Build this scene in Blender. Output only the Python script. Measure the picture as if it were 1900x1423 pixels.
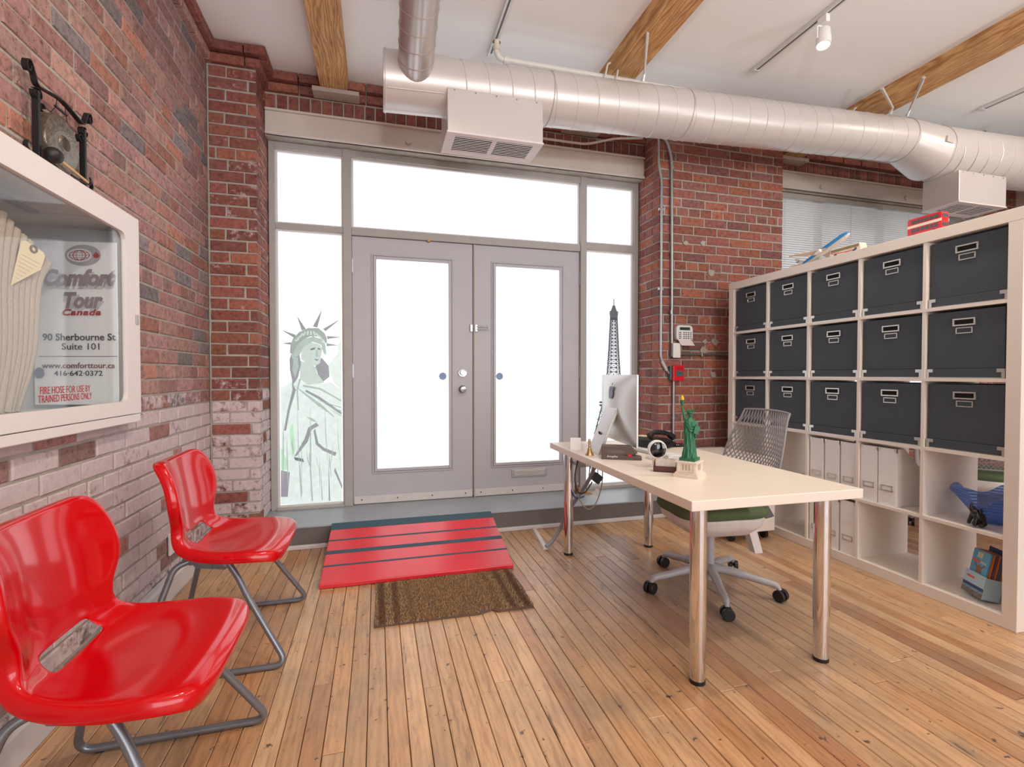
import bpy, bmesh, math, random
from mathutils import Vector, Matrix
random.seed(11)
PI=math.pi
S=bpy.context.scene; COL=S.collection
for o in list(bpy.data.objects): bpy.data.objects.remove(o)

# ------------------------------------------------------------------ camera
cam=bpy.data.objects.new('camera',bpy.data.cameras.new('camera')); COL.objects.link(cam)
cam.data.sensor_width=36; cam.data.lens=36*902.37/1900; cam.data.clip_start=.05
cam.location=(0,0,1.1255); cam.rotation_euler=(math.radians(90-1.045),0,math.radians(-15.466))
S.camera=cam
# ------------------------------------------------------------------ world, daylight, exposure
def srgb(r,g,b,a=1):
    f=lambda c:(c/255/12.92 if c/255<=.04045 else ((c/255+.055)/1.055)**2.4)
    return (f(r),f(g),f(b),a)
W=bpy.data.worlds.new('world'); S.world=W; W.use_nodes=True
W.node_tree.nodes['Background'].inputs[0].default_value=srgb(238,240,246)
W.node_tree.nodes['Background'].inputs[1].default_value=1.1
PANE=1.5          # brightness of the frosted panes
S.view_settings.view_transform='Standard'; S.view_settings.look='None'
S.view_settings.exposure=0.0; S.view_settings.gamma=1.0
S.view_settings.use_curve_mapping=False
def area(name,loc,rot,sx,sy,power,col=(1,1,1)):
    l=bpy.data.lights.new(name,'AREA'); l.shape='RECTANGLE'; l.size=sx; l.size_y=sy; l.energy=power; l.color=col
    o=bpy.data.objects.new(name,l); COL.objects.link(o); o.location=loc; o.rotation_euler=rot; return o
# soft fill light added behind the camera, standing in for unseen rear windows
area('rear_fill_light',(2.6,-4.4,1.75),(math.radians(90),0,0),6.0,2.3,175,srgb(250,250,255)[:3])
def spot(name,loc,target,power,size=1.9,blend=.9,col=(1,.88,.74),rad=.05):
    l=bpy.data.lights.new(name,'SPOT'); l.energy=power; l.spot_size=size; l.spot_blend=blend; l.color=col; l.shadow_soft_size=rad
    o=bpy.data.objects.new(name,l); COL.objects.link(o); o.location=loc
    o.rotation_euler=(Vector(target)-Vector(loc)).to_track_quat('-Z','Y').to_euler(); return o

# ------------------------------------------------------------------ materials
MATS={}
def newmat(name):
    m=bpy.data.materials.new(name); m.use_nodes=True; nt=m.node_tree
    return m,nt,nt.nodes['Principled BSDF']
def N(nt,t,**k):
    n=nt.nodes.new(t)
    for a,b in k.items():
        if a=='i':
            for x,y in b.items(): n.inputs[x].default_value=y
        else: setattr(n,a,b)
    return n
def ramp(nt,stops,interp='LINEAR'):
    r=N(nt,'ShaderNodeValToRGB'); cr=r.color_ramp; cr.interpolation=interp
    while len(cr.elements)<len(stops): cr.elements.new(.5)
    for e,(p,c) in zip(cr.elements,stops): e.position=p; e.color=c if len(c)==4 else tuple(c)+(1,)
    return r
def mixc(nt,a,b,fac,mode='MIX'):
    n=N(nt,'ShaderNodeMix',data_type='RGBA',blend_type=mode)
    for sock,v in ((n.inputs[0],fac),(n.inputs[6],a),(n.inputs[7],b)):
        if hasattr(v,'is_linked'): nt.links.new(v,sock)
        elif v is not None: sock.default_value=v
    return n.outputs[2]
def math_(nt,op,a,b=None,clamp=False):
    n=N(nt,'ShaderNodeMath',operation=op,use_clamp=clamp)
    for s,v in zip(n.inputs,(a,b)):
        if v is None: continue
        if hasattr(v,'is_linked'): nt.links.new(v,s)
        else: s.default_value=v
    return n.outputs[0]
def M(name,rgb=None,rough=.5,metal=0,var=.05,scale=25,bump=0,bscale=None,coat=0,spec=.5,emit=0,alpha=1,aniso=None,sub=0):
    """plain surface with a little procedural mottling"""
    if name in MATS: return MATS[name]
    m,nt,b=newmat(name); L=nt.links.new
    c=srgb(*rgb)
    tc=N(nt,'ShaderNodeTexCoord'); no=N(nt,'ShaderNodeTexNoise',i={'Scale':scale,'Detail':3})
    L(tc.outputs['Object'],no.inputs['Vector'])
    lo=tuple(max(0,x*(1-var*2)) for x in c[:3])+(1,); hi=tuple(min(1,x*(1+var*2)) for x in c[:3])+(1,)
    col=mixc(nt,lo,hi,no.outputs['Fac']); L(col,b.inputs['Base Color'])
    b.inputs['Roughness'].default_value=rough; b.inputs['Metallic'].default_value=metal
    b.inputs['Specular IOR Level'].default_value=spec; b.inputs['Coat Weight'].default_value=coat
    if coat: b.inputs['Coat Roughness'].default_value=.05
    if emit: L(col,b.inputs['Emission Color']); b.inputs['Emission Strength'].default_value=emit
    if bump:
        n2=N(nt,'ShaderNodeTexNoise',i={'Scale':bscale or scale*6,'Detail':4}); L(tc.outputs['Object'],n2.inputs['Vector'])
        bp=N(nt,'ShaderNodeBump',i={'Strength':bump,'Distance':.004}); L(n2.outputs['Fac'],bp.inputs['Height']); L(bp.outputs[0],b.inputs['Normal'])
    MATS[name]=m; return m
def tint_nodes(nt,joined):
    """(colour, alpha, random) of a piece: object colour for single pieces, stored colour for the joined remainder"""
    if joined:
        a=N(nt,'ShaderNodeAttribute',attribute_name='tint'); r=N(nt,'ShaderNodeAttribute',attribute_name='rnd')
        return a.outputs['Color'],a.outputs['Alpha'],r.outputs['Fac']
    o=N(nt,'ShaderNodeObjectInfo'); return o.outputs['Color'],o.outputs['Alpha'],o.outputs['Random']
def brick_mat(joined):
    m,nt,b=newmat('brick_joined' if joined else 'brick'); L=nt.links.new
    col,alp,rnd=tint_nodes(nt,joined); g=N(nt,'ShaderNodeNewGeometry'); P=g.outputs['Position']
    n1=N(nt,'ShaderNodeTexNoise',i={'Scale':34,'Detail':5,'Roughness':.65}); L(P,n1.inputs['Vector'])
    c1=mixc(nt,col,ramp_out(nt,n1.outputs['Fac'],[(.25,(.34,.32,.32)),(.48,(.95,.95,.95)),(.8,(1.45,1.4,1.36))]),.9,'MULTIPLY')
    n2=N(nt,'ShaderNodeTexNoise',i={'Scale':120,'Detail':2}); L(P,n2.inputs['Vector'])
    pit=ramp_out(nt,n2.outputs['Fac'],[(.28,(.15,.13,.13)),(.36,(1,1,1))]); c1=mixc(nt,c1,pit,.8,'MULTIPLY')
    v=N(nt,'ShaderNodeTexVoronoi',feature='DISTANCE_TO_EDGE',i={'Scale':9}); L(P,v.inputs['Vector'])
    # old whitewash and pale dust that still clings to some bricks
    n3=N(nt,'ShaderNodeTexNoise',i={'Scale':17,'Detail':8,'Roughness':.72}); L(P,n3.inputs['Vector'])
    t=math_(nt,'ADD',n3.outputs['Fac'],alp); t=math_(nt,'SUBTRACT',t,.88); t=math_(nt,'MULTIPLY',t,7,True)
    wc=mixc(nt,srgb(182,162,164),srgb(222,210,211),n1.outputs['Fac'])
    c2=mixc(nt,c1,wc,math_(nt,'MULTIPLY',t,.93)); L(c2,b.inputs['Base Color'])
    b.inputs['Roughness'].default_value=.85; b.inputs['Specular IOR Level'].default_value=.25
    h=math_(nt,'ADD',n1.outputs['Fac'],math_(nt,'MULTIPLY',n2.outputs['Fac'],.6))
    bp=N(nt,'ShaderNodeBump',i={'Strength':.55,'Distance':.004}); L(h,bp.inputs['Height']); L(bp.outputs[0],b.inputs['Normal'])
    return m
def ramp_out(nt,fac,stops):
    r=ramp(nt,stops); nt.links.new(fac,r.inputs['Fac']); return r.outputs['Color']
def plank_mat(joined):
    m,nt,b=newmat('plank_joined' if joined else 'plank'); L=nt.links.new
    col,alp,rnd=tint_nodes(nt,joined); g=N(nt,'ShaderNodeNewGeometry')
    mp=N(nt,'ShaderNodeVectorMath',operation='MULTIPLY'); L(g.outputs['Position'],mp.inputs[0]); mp.inputs[1].default_value=(1,.13,1)
    cx=N(nt,'ShaderNodeCombineXYZ'); L(math_(nt,'MULTIPLY',rnd,31.7),cx.inputs[0]); L(math_(nt,'MULTIPLY',rnd,17.3),cx.inputs[1])
    ad=N(nt,'ShaderNodeVectorMath',operation='ADD'); L(mp.outputs[0],ad.inputs[0]); L(cx.outputs[0],ad.inputs[1])
    n0=N(nt,'ShaderNodeTexNoise',i={'Scale':7,'Detail':2}); L(ad.outputs[0],n0.inputs['Vector'])
    w=N(nt,'ShaderNodeTexWave',bands_direction='X',i={'Scale':13,'Distortion':11,'Detail':3,'Detail Scale':1.3}); L(ad.outputs[0],w.inputs['Vector'])
    n1=N(nt,'ShaderNodeTexNoise',i={'Scale':46,'Detail':7,'Roughness':.74}); L(ad.outputs[0],n1.inputs['Vector'])
    gr=ramp_out(nt,w.outputs['Fac'],[(0,(.70,.60,.52)),(.45,(1,.98,.96)),(1,(1.07,1.05,1.02))])
    c=mixc(nt,col,gr,.32,'MULTIPLY')
    c=mixc(nt,c,ramp_out(nt,n1.outputs['Fac'],[(.25,(.50,.40,.34)),(.5,(.96,.95,.94)),(.8,(1.10,1.08,1.05))]),.9,'MULTIPLY')
    # dark knots, scuffs and grey wear
    n2=N(nt,'ShaderNodeTexNoise',i={'Scale':9,'Detail':6,'Roughness':.75}); L(ad.outputs[0],n2.inputs['Vector'])
    c=mixc(nt,c,srgb(74,52,44),ramp_out(nt,n2.outputs['Fac'],[(.57,(0,0,0)),(.70,(.62,.62,.62))]))
    n4=N(nt,'ShaderNodeTexNoise',i={'Scale':26,'Detail':3,'Roughness':.6}); L(g.outputs['Position'],n4.inputs['Vector'])
    c=mixc(nt,c,srgb(52,48,50),ramp_out(nt,n4.outputs['Fac'],[(.66,(0,0,0)),(.70,(.85,.85,.85))]))
    n3=N(nt,'ShaderNodeTexNoise',i={'Scale':2.1,'Detail':5,'Roughness':.6}); L(g.outputs['Position'],n3.inputs['Vector'])
    c=mixc(nt,c,srgb(142,126,112),ramp_out(nt,n3.outputs['Fac'],[(.48,(0,0,0)),(.70,(.55,.55,.55))]))
    # grey patch under the desk: caster wear with cool daylight painted in
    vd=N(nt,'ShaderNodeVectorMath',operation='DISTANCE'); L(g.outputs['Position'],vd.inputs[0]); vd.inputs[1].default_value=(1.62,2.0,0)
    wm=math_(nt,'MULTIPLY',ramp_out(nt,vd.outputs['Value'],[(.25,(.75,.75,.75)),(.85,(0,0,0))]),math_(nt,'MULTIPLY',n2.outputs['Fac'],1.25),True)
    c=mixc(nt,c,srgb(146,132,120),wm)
    n5=N(nt,'ShaderNodeTexNoise',i={'Scale':16,'Detail':5,'Roughness':.7}); L(ad.outputs[0],n5.inputs['Vector'])
    c=mixc(nt,c,srgb(56,48,46),ramp_out(nt,n5.outputs['Fac'],[(.62,(0,0,0)),(.70,(.8,.8,.8))]))
    L(c,b.inputs['Base Color'])
    L(math_(nt,'ADD',math_(nt,'MULTIPLY',n3.outputs['Fac'],.25),.22),b.inputs['Roughness'])
    bp=N(nt,'ShaderNodeBump',i={'Strength':.12,'Distance':.002}); L(n1.outputs['Fac'],bp.inputs['Height']); L(bp.outputs[0],b.inputs['Normal'])
    return m
def timber_mat():
    m,nt,b=newmat('timber'); L=nt.links.new
    g=N(nt,'ShaderNodeNewGeometry'); mp=N(nt,'ShaderNodeVectorMath',operation='MULTIPLY'); L(g.outputs['Position'],mp.inputs[0]); mp.inputs[1].default_value=(1,.16,1)
    w=N(nt,'ShaderNodeTexWave',bands_direction='X',i={'Scale':17,'Distortion':22,'Detail':4,'Detail Scale':.7}); L(mp.outputs[0],w.inputs['Vector'])
    n=N(nt,'ShaderNodeTexNoise',i={'Scale':45,'Detail':5}); L(mp.outputs[0],n.inputs['Vector'])
    c=ramp_out(nt,w.outputs['Fac'],[(0,srgb(176,128,80)),(.35,srgb(198,150,98)),(1,srgb(212,168,114))])
    c=mixc(nt,c,ramp_out(nt,n.outputs['Fac'],[(.3,(.6,.5,.42)),(.55,(1,1,1))]),.7,'MULTIPLY')
    L(c,b.inputs['Base Color']); b.inputs['Roughness'].default_value=.7
    bp=N(nt,'ShaderNodeBump',i={'Strength':.3,'Distance':.004}); L(w.outputs['Fac'],bp.inputs['Height']); L(bp.outputs[0],b.inputs['Normal'])
    return m
def pane_mat(name,rgb,strength,sc=1.2,dv=.95):
    """frosted film on glass, lit by the daylight outside"""
    m,nt,b=newmat(name); L=nt.links.new
    no=N(nt,'ShaderNodeTexNoise',i={'Scale':sc,'Detail':4}); g=N(nt,'ShaderNodeNewGeometry'); L(g.outputs['Position'],no.inputs['Vector'])
    c=srgb(*rgb); col=mixc(nt,tuple(x*dv for x in c[:3])+(1,),c,no.outputs['Fac'])
    L(mixc(nt,col,(.2,.2,.2,1),1.0,'MULTIPLY'),b.inputs['Base Color']); L(col,b.inputs['Emission Color']); b.inputs['Emission Strength'].default_value=strength
    b.inputs['Roughness'].default_value=.35; return m
def glass_mat(name,tint,refl=1.0,stripes=None):
    m,nt,b=newmat(name); L=nt.links.new; out=nt.nodes['Material Output']
    tr=N(nt,'ShaderNodeBsdfTransparent'); gl=N(nt,'ShaderNodeBsdfGlossy',i={'Roughness':.03}); tr.inputs[0].default_value=srgb(*tint)
    lw=N(nt,'ShaderNodeLayerWeight',i={'Blend':.5}); fr=math_(nt,'ADD',math_(nt,'MULTIPLY',math_(nt,'POWER',lw.outputs['Facing'],5),.9),.03); mx=N(nt,'ShaderNodeMixShader')
    base=tr.outputs[0]
    if stripes:
        tc=N(nt,'ShaderNodeTexCoord'); w=N(nt,'ShaderNodeTexWave',bands_direction='Z',i={'Scale':22,'Distortion':1.5,'Detail':1}); L(tc.outputs['Object'],w.inputs['Vector'])
        df=N(nt,'ShaderNodeBsdfDiffuse'); df.inputs[0].default_value=srgb(*stripes)
        tl=N(nt,'ShaderNodeBsdfTranslucent'); tl.inputs[0].default_value=srgb(*stripes); m3=N(nt,'ShaderNodeMixShader',i={0:.5}); L(df.outputs[0],m3.inputs[1]); L(tl.outputs[0],m3.inputs[2])
        m2=N(nt,'ShaderNodeMixShader'); L(ramp_out(nt,w.outputs['Fac'],[(.3,(.12,.12,.12)),(.65,(.75,.75,.75))]),m2.inputs[0]); L(tr.outputs[0],m2.inputs[1]); L(m3.outputs[0],m2.inputs[2]); base=m2.outputs[0]
    L(math_(nt,'MULTIPLY',fr,refl,True),mx.inputs[0]); L(base,mx.inputs[1]); L(gl.outputs[0],mx.inputs[2]); L(mx.outputs[0],out.inputs[0])
    return m
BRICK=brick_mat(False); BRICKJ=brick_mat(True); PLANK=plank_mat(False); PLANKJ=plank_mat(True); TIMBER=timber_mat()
MORTAR=M('mortar',(166,159,150),.95,var=.16,scale=14,bump=.9,bscale=70,spec=.1)
WHITEP=M('white_laminate',(228,218,208),.38,var=.015,scale=6)
CHROME=M('chrome',(225,225,228),.07,1,var=.01)
STEEL=M('brushed_steel',(176,176,178),.32,1,var=.04,scale=60)
GALV=M('galvanised_tube',(176,180,184),.38,.8,var=.05)
DUCTM=M('painted_duct',(206,200,195),.34,.25,var=.02,scale=5,spec=.5)
CEILM=M('ceiling_plaster',(236,236,235),.9,var=.012,scale=1.5,bump=.05)
FRAMEM=M('window_frame_paint',(166,162,158),.5,var=.05,scale=9,bump=.12)
DOORM=M('door_paint',(180,177,182),.45,var=.025,scale=5)
LINTELM=M('lintel_paint',(206,197,187),.5,var=.03,scale=7,bump=.08)
REDP=M('red_gloss_plastic',(198,0,10),.14,coat=.25,spec=.4,var=.01)
TUBEG=M('grey_chair_tube',(128,130,136),.3,.6,var=.03)
BLACKP=M('black_plastic',(22,22,24),.42,var=.05)
BLACKM=M('black_iron',(16,15,15),.5,var=.05)
DARKBOX=M('black_linen_board',(60,66,74),.62,var=.10,scale=260,bump=.25,bscale=400)
WHITE=M('white_plastic',(232,230,226),.4,var=.012)
PAPER=M('white_paper',(236,236,234),.8,var=.012)
CREAM=M('cream_paper',(222,206,166),.8,var=.03)
CHAIRG=M('chair_grey_plastic',(168,164,166),.45,var=.03)
GREENF=M('green_fabric',(84,98,66),.9,var=.14,scale=220,bump=.4,bscale=500)
INKR=M('ink_red',(170,40,48),.7); INKD=M('ink_dark',(70,62,66),.7); INKG=M('ink_grey',(150,134,136),.7,var=.03); INKH=M('ink_halo',(206,204,206),.7,var=.02)

# ------------------------------------------------------------------ mesh building
class MB:
    def __init__(s): s.v=[]; s.f=[]
    def add(s,v,f):
        o=len(s.v); s.v+=[tuple(p) for p in v]; s.f+=[tuple(i+o for i in q) for q in f]; return s
    def box(s,x0,x1,y0,y1,z0,z1,R=None):
        v=[(x0,y0,z0),(x1,y0,z0),(x1,y1,z0),(x0,y1,z0),(x0,y0,z1),(x1,y0,z1),(x1,y1,z1),(x0,y1,z1)]
        if R is not None: v=[tuple(R@Vector(p)) for p in v]
        return s.add(v,[(0,3,2,1),(4,5,6,7),(0,1,5,4),(1,2,6,5),(2,3,7,6),(3,0,4,7)])
    def cb(s,c,d,R=None):
        x,y,z=c; a,b,e=(q/2 for q in d)
        if R is None: return s.box(x-a,x+a,y-b,y+b,z-e,z+e)
        return s.box(-a,a,-b,b,-e,e,Matrix.Translation(c)@R.to_4x4())
    def cyl(s,p0,p1,r0,r1=None,n=16,caps=True):
        r1=r0 if r1 is None else r1; p0=Vector(p0); p1=Vector(p1); a=(p1-p0).normalized()
        u=a.orthogonal().normalized(); w=a.cross(u); v=[]; f=[]
        for p,r in ((p0,r0),(p1,r1)):
            for i in range(n):
                t=2*PI*i/n; v.append(p+(u*math.cos(t)+w*math.sin(t))*r)
        for i in range(n): f.append((i,(i+1)%n,n+(i+1)%n,n+i))
        if caps: f+=[tuple(range(n))[::-1],tuple(range(n,2*n))]
        return s.add(v,f)
    def tube(s,pts,r,n=8,closed=False,cr=0):
        P=[Vector(p) for p in pts]
        if cr: P=smooth_path(P,cr,closed)
        rs=r if isinstance(r,(list,tuple)) else [r]*len(P)
        if len(rs)!=len(P): rs=[rs[int(i*(len(rs)-1)/(len(P)-1)+.5)] for i in range(len(P))]
        v=[]; f=[]; k=len(P); up=None
        for i,p in enumerate(P):
            a=P[(i-1)%k] if (closed or i>0) else p; b=P[(i+1)%k] if (closed or i<k-1) else p
            t=(b-a).normalized()
            if up is None: up=t.orthogonal().normalized()
            up=(up-t*up.dot(t)); up=up.normalized() if up.length>1e-6 else t.orthogonal().normalized()
            w=t.cross(up)
            for j in range(n):
                q=2*PI*j/n; v.append(p+(up*math.cos(q)+w*math.sin(q))*rs[i])
        for i in range(k if closed else k-1):
            for j in range(n):
                a=i*n; b=((i+1)%k)*n; f.append((a+j,a+(j+1)%n,b+(j+1)%n,b+j))
        if not closed: f+=[tuple(range(n))[::-1],tuple(range((k-1)*n,k*n))]
        return s.add(v,f)
    def lathe(s,prof,n=24,T=None,a0=0,a1=2*PI):
        full=abs(a1-a0-2*PI)<1e-6; v=[]; f=[]; k=len(prof); m=n if full else n+1
        for i in range(m):
            t=a0+(a1-a0)*i/n
            for r,z in prof:
                p=Vector((r*math.cos(t),r*math.sin(t),z)); v.append(T@p if T is not None else p)
        for i in range(n):
            for j in range(k-1):
                a=i*k; b=((i+1)%m)*k; f.append((a+j,b+j,b+j+1,a+j+1))
        return s.add(v,f)
    def prism(s,poly,a,b,ax='y',T=None):
        def P(p,q):
            r={'y':(p[0],q,p[1]),'x':(q,p[0],p[1]),'z':(p[0],p[1],q)}[ax]
            return T@Vector(r) if T is not None else Vector(r)
        n=len(poly); v=[P(p,a) for p in poly]+[P(p,b) for p in poly]
        return s.add(v,[tuple(range(n))[::-1],tuple(range(n,2*n))]+[(i,(i+1)%n,n+(i+1)%n,n+i) for i in range(n)])
    def ball(s,c,r,n=14,m=8,R=None):
        rx,ry,rz=r if isinstance(r,(tuple,list)) else (r,)*3
        prof=[(math.sin(PI*i/m),-math.cos(PI*i/m)) for i in range(m+1)]; prof[0]=(1e-4,-1); prof[-1]=(1e-4,1)
        T=Matrix.Translation(c)@(R.to_4x4() if R is not None else Matrix())@Matrix.Diagonal((rx,ry,rz,1))
        return s.lathe(prof,n,T)
    def surf(s,fn,nu,nv,closed=False,keep=None):
        v=[]; f=[]
        for j in range(nv+1):
            for i in range(nu+1): v.append(fn(i/nu,j/nv))
        for j in range(nv):
            for i in range(nu):
                if keep and not keep((i+.5)/nu,(j+.5)/nv): continue
                a=j*(nu+1)+i; f.append((a,a+1,a+nu+2,a+nu+1))
        return s.add(v,f)
    def mesh(s,name,mat,smooth=None,recalc=True):
        me=bpy.data.meshes.new(name); me.from_pydata([tuple(p) for p in s.v],[],s.f)
        if recalc:
            bm=bmesh.new(); bm.from_mesh(me); bmesh.ops.recalc_face_normals(bm,faces=bm.faces[:]); bm.to_mesh(me); bm.free()
        if smooth is not None:
            me.polygons.foreach_set('use_smooth',[True]*len(me.polygons)); me.set_sharp_from_angle(angle=math.radians(smooth))
        if mat: me.materials.append(mat)
        return me
    def build(s,name,mat,parent=None,smooth=None,bevel=0,sub=0,solid=0,label=None,loc=None,rotz=0,recalc=True):
        o=bpy.data.objects.new(name,s.mesh(name,mat,smooth,recalc)); COL.objects.link(o)
        if parent: o.parent=parent
        if loc: o.location=loc
        if rotz: o.rotation_euler.z=rotz
        if solid:
            q=o.modifiers.new('thickness','SOLIDIFY'); q.thickness=solid; q.offset=0
        if bevel:
            q=o.modifiers.new('bevel','BEVEL'); q.width=bevel; q.segments=2; q.limit_method='ANGLE'; q.angle_limit=math.radians(40); q.harden_normals=False
        if sub:
            q=o.modifiers.new('sub','SUBSURF'); q.levels=sub; q.render_levels=sub
        if label: o['label']=label
        return o
def smooth_path(P,k,closed=False):
    out=[]; n=len(P)
    for i in range(n if closed else n-1):
        if closed: p0,p1,p2,p3=P[(i-1)%n],P[i],P[(i+1)%n],P[(i+2)%n]
        else: p0,p1,p2,p3=P[max(i-1,0)],P[i],P[i+1],P[min(i+2,n-1)]
        for j in range(k):
            t=j/k; out.append(.5*((2*p1)+(p2-p0)*t+(2*p0-5*p1+4*p2-p3)*t*t+(3*p1-p0-3*p2+p3)*t**3))
    if not closed: out.append(P[-1])
    return out
def fillet(pts,r,k=6):
    """round the corners of a polyline"""
    P=[Vector(p) for p in pts]; out=[P[0]]
    for i in range(1,len(P)-1):
        a=(P[i-1]-P[i]); b=(P[i+1]-P[i]); d=min(r,a.length*.48,b.length*.48); a=P[i]+a.normalized()*d; b=P[i]+b.normalized()*d
        for j in range(k+1):
            t=j/k; out.append(a*(1-t)**2+P[i]*2*t*(1-t)+b*t*t)
    out.append(P[-1]); return out
def rrect(w,h,r,k=4,cx=0,cy=0):
    out=[]
    for sx,sy,a in ((1,1,0),(-1,1,90),(-1,-1,180),(1,-1,270)):
        for j in range(k+1):
            t=math.radians(a+90*j/k); out.append((cx+sx*(w/2-r)+r*math.cos(t),cy+sy*(h/2-r)+r*math.sin(t)))
    return out
def tag(o,label,cat,group=None):
    o['label']=label; o['category']=cat
    if group: o['group']=group
    return o
def thing(name,label,cat,loc=(0,0,0),rotz=0,group=None):
    o=bpy.data.objects.new(name,None); COL.objects.link(o); o.location=loc; o.rotation_euler=(0,0,rotz); o.empty_display_size=.05
    return tag(o,label,cat,group)
def structure(o,label=None):
    o['kind']='structure'
    if label: o['label']=label
    return o
def sroot(name,label,loc=(0,0,0)):
    o=bpy.data.objects.new(name,None); COL.objects.link(o); o.location=loc; o.empty_display_size=.05
    return structure(o,label)
def copy_tree(o,parent=None):
    c=o.copy(); COL.objects.link(c); c.parent=parent
    for ch in list(o.children): copy_tree(ch,c)
    return c
def inst(name,me,parent,M4,color=None):
    o=bpy.data.objects.new(name,me); COL.objects.link(o); o.parent=parent; o.matrix_local=M4
    if color: o.color=color
    return o
def text(name,body,size,mat,parent,T,width=None,bold=0,shear=0,space=1,thick=.0004,font_h=None,align='LEFT'):
    c=bpy.data.curves.new(name,'FONT'); c.body=body; c.size=size; c.shear=shear; c.offset=bold; c.extrude=thick; c.space_character=space; c.align_x=align
    c.resolution_u=3
    t=bpy.data.objects.new(name+'_tmp',c); COL.objects.link(t)
    dg=bpy.context.evaluated_depsgraph_get(); me=bpy.data.meshes.new_from_object(t.evaluated_get(dg))
    bpy.data.objects.remove(t); bpy.data.curves.remove(c); me.name=name
    xs=[v.co.x for v in me.vertices]; w=max(xs)-min(xs)
    ys=[v.co.y for v in me.vertices]; hh=max(ys)-min(ys)
    sx=(width/w) if width else 1; sy=(font_h/hh) if font_h else 1
    x0=min(xs) if align=='LEFT' else 0
    for v in me.vertices: v.co.x=(v.co.x-x0)*sx; v.co.y*=sy
    me.materials.clear(); me.materials.append(mat)
    o=bpy.data.objects.new(name,me); COL.objects.link(o); o.parent=parent; o.matrix_local=T; return o
def frame3(origin,xdir,ydir):
    """matrix whose local x,y run along the given world directions"""
    x=Vector(xdir).normalized(); y=Vector(ydir).normalized(); z=x.cross(y); return Matrix.Translation(origin)@Matrix((x,y,z)).transposed().to_4x4()
# ================================================================== FLOOR
floor=structure(MB().box(-1.05,6.4,-4.5,3.84,-.06,-.006).build('floor',M('floor_gap',(34,24,18),.9)),'narrow worn maple strip floor')
pm=MB(); w2=.0306
pm.add([(-w2,-.5,-.02),(w2,-.5,-.02),(w2,.5,-.02),(-w2,.5,-.02),(-w2,-.5,-.0018),(w2,-.5,-.0018),(w2,.5,-.0018),(-w2,.5,-.0018),(-w2+.0018,-.4985,0),(w2-.0018,-.4985,0),(w2-.0018,.4985,0),(-w2+.0018,.4985,0)],
 [(0,1,5,4),(1,2,6,5),(2,3,7,6),(3,0,4,7),(4,5,9,8),(5,6,10,9),(6,7,11,10),(7,4,8,11),(8,9,10,11)])
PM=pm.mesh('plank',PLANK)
def plank_tint():
    r=random.random()
    b=(202,162,122) if r<.45 else (196,152,110) if r<.75 else (188,140,98) if r<.88 else (208,170,130) if r<.96 else (172,124,88)
    k=random.uniform(.93,1.06); c=srgb(*(min(255,x*k) for x in b)); return c
rows=[]; x=-1.02
while x<6.38:
    y=-4.48-random.random()
    while y<3.37:
        L=random.uniform(.6,2.9); a=max(y,-4.48); b=min(y+L,3.37)
        if b-a>.05: rows.append((x,a,b))
        y+=L
    x+=.0634
sy,cy=math.sin(math.radians(15.466)),math.cos(math.radians(15.466))
def plank_size(r):
    x,a,b=r; a=max(a,.75)
    if b<=a: return 0
    m=(a+b)/2; d=sy*x+cy*m; l=cy*x-sy*m
    if d<.6 or abs(l)/d>1.12: return 0
    return (b-a)/d**3*(0.2 if x>2.7 else 1)
order=sorted(rows,key=plank_size,reverse=True)
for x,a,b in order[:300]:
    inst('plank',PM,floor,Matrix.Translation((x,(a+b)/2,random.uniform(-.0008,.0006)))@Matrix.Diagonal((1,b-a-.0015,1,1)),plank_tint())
def joined(name,items,mat,parent,smooth=None):
    """items: (mesh, matrix, tint) joined into one part with stored tint"""
    V=[];F=[];T=[];R=[]
    for me,M4,t in items:
        o=len(V); r=random.random()
        V+=[tuple(M4@v.co) for v in me.vertices]
        for p in me.polygons: F.append(tuple(i+o for i in p.vertices))
        T+=[t]*len(me.vertices); R+=[r]*len(me.vertices)
    me=bpy.data.meshes.new(name); me.from_pydata(V,[],F)
    at=me.attributes.new('tint','FLOAT_COLOR','POINT'); at.data.foreach_set('color',[c for t in T for c in t])
    ar=me.attributes.new('rnd','FLOAT','POINT'); ar.data.foreach_set('value',R)
    me.materials.append(mat); o=bpy.data.objects.new(name,me); COL.objects.link(o); o.parent=parent; o['kind']='stuff'; return o
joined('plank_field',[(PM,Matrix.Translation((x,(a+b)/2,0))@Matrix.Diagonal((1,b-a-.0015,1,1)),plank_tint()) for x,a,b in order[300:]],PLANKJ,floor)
# ================================================================== CEILING
structure(MB().box(-1.05,6.4,-4.5,3.95,3.215,3.35).build('ceiling',CEILM),'smooth white plaster ceiling')
# ================================================================== BRICKWORK
BM={}
def brick_mesh(l,h,d):
    k=(round(l,3),round(h,3),round(d,3),random.randrange(3))
    if k in BM: return BM[k]
    m=MB(); a=l/2; b=h/2; j=lambda s=.0014: random.uniform(-s,s); c=.004
    back=[(-a,d,-b),(a,d,-b),(a,d,b),(-a,d,b)]
    mid=[(sx*a+j(),c,sz*b+j()) for sx,sz in ((-1,-1),(1,-1),(1,1),(-1,1))]
    fr=[(sx*(a-c)+j(.002),j(.0012),sz*(b-c)+j(.002)) for sx,sz in ((-1,-1),(1,-1),(1,1),(-1,1))]
    m.add(back+mid+fr,[(4,5,1,0),(5,6,2,1),(6,7,3,2),(7,4,0,3),(8,9,5,4),(9,10,6,5),(10,11,7,6),(11,8,4,7),(8,11,10,9)])
    BM[k]=m.mesh('brick',BRICK); return BM[k]
PAL_L=[(164,124,118),(160,120,114),(153,120,118),(168,118,103),(152,115,113),(163,128,118),(131,121,122),(158,126,118),(158,113,103),(161,124,121),(164,128,119),(155,115,108),(148,118,111)]
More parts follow.
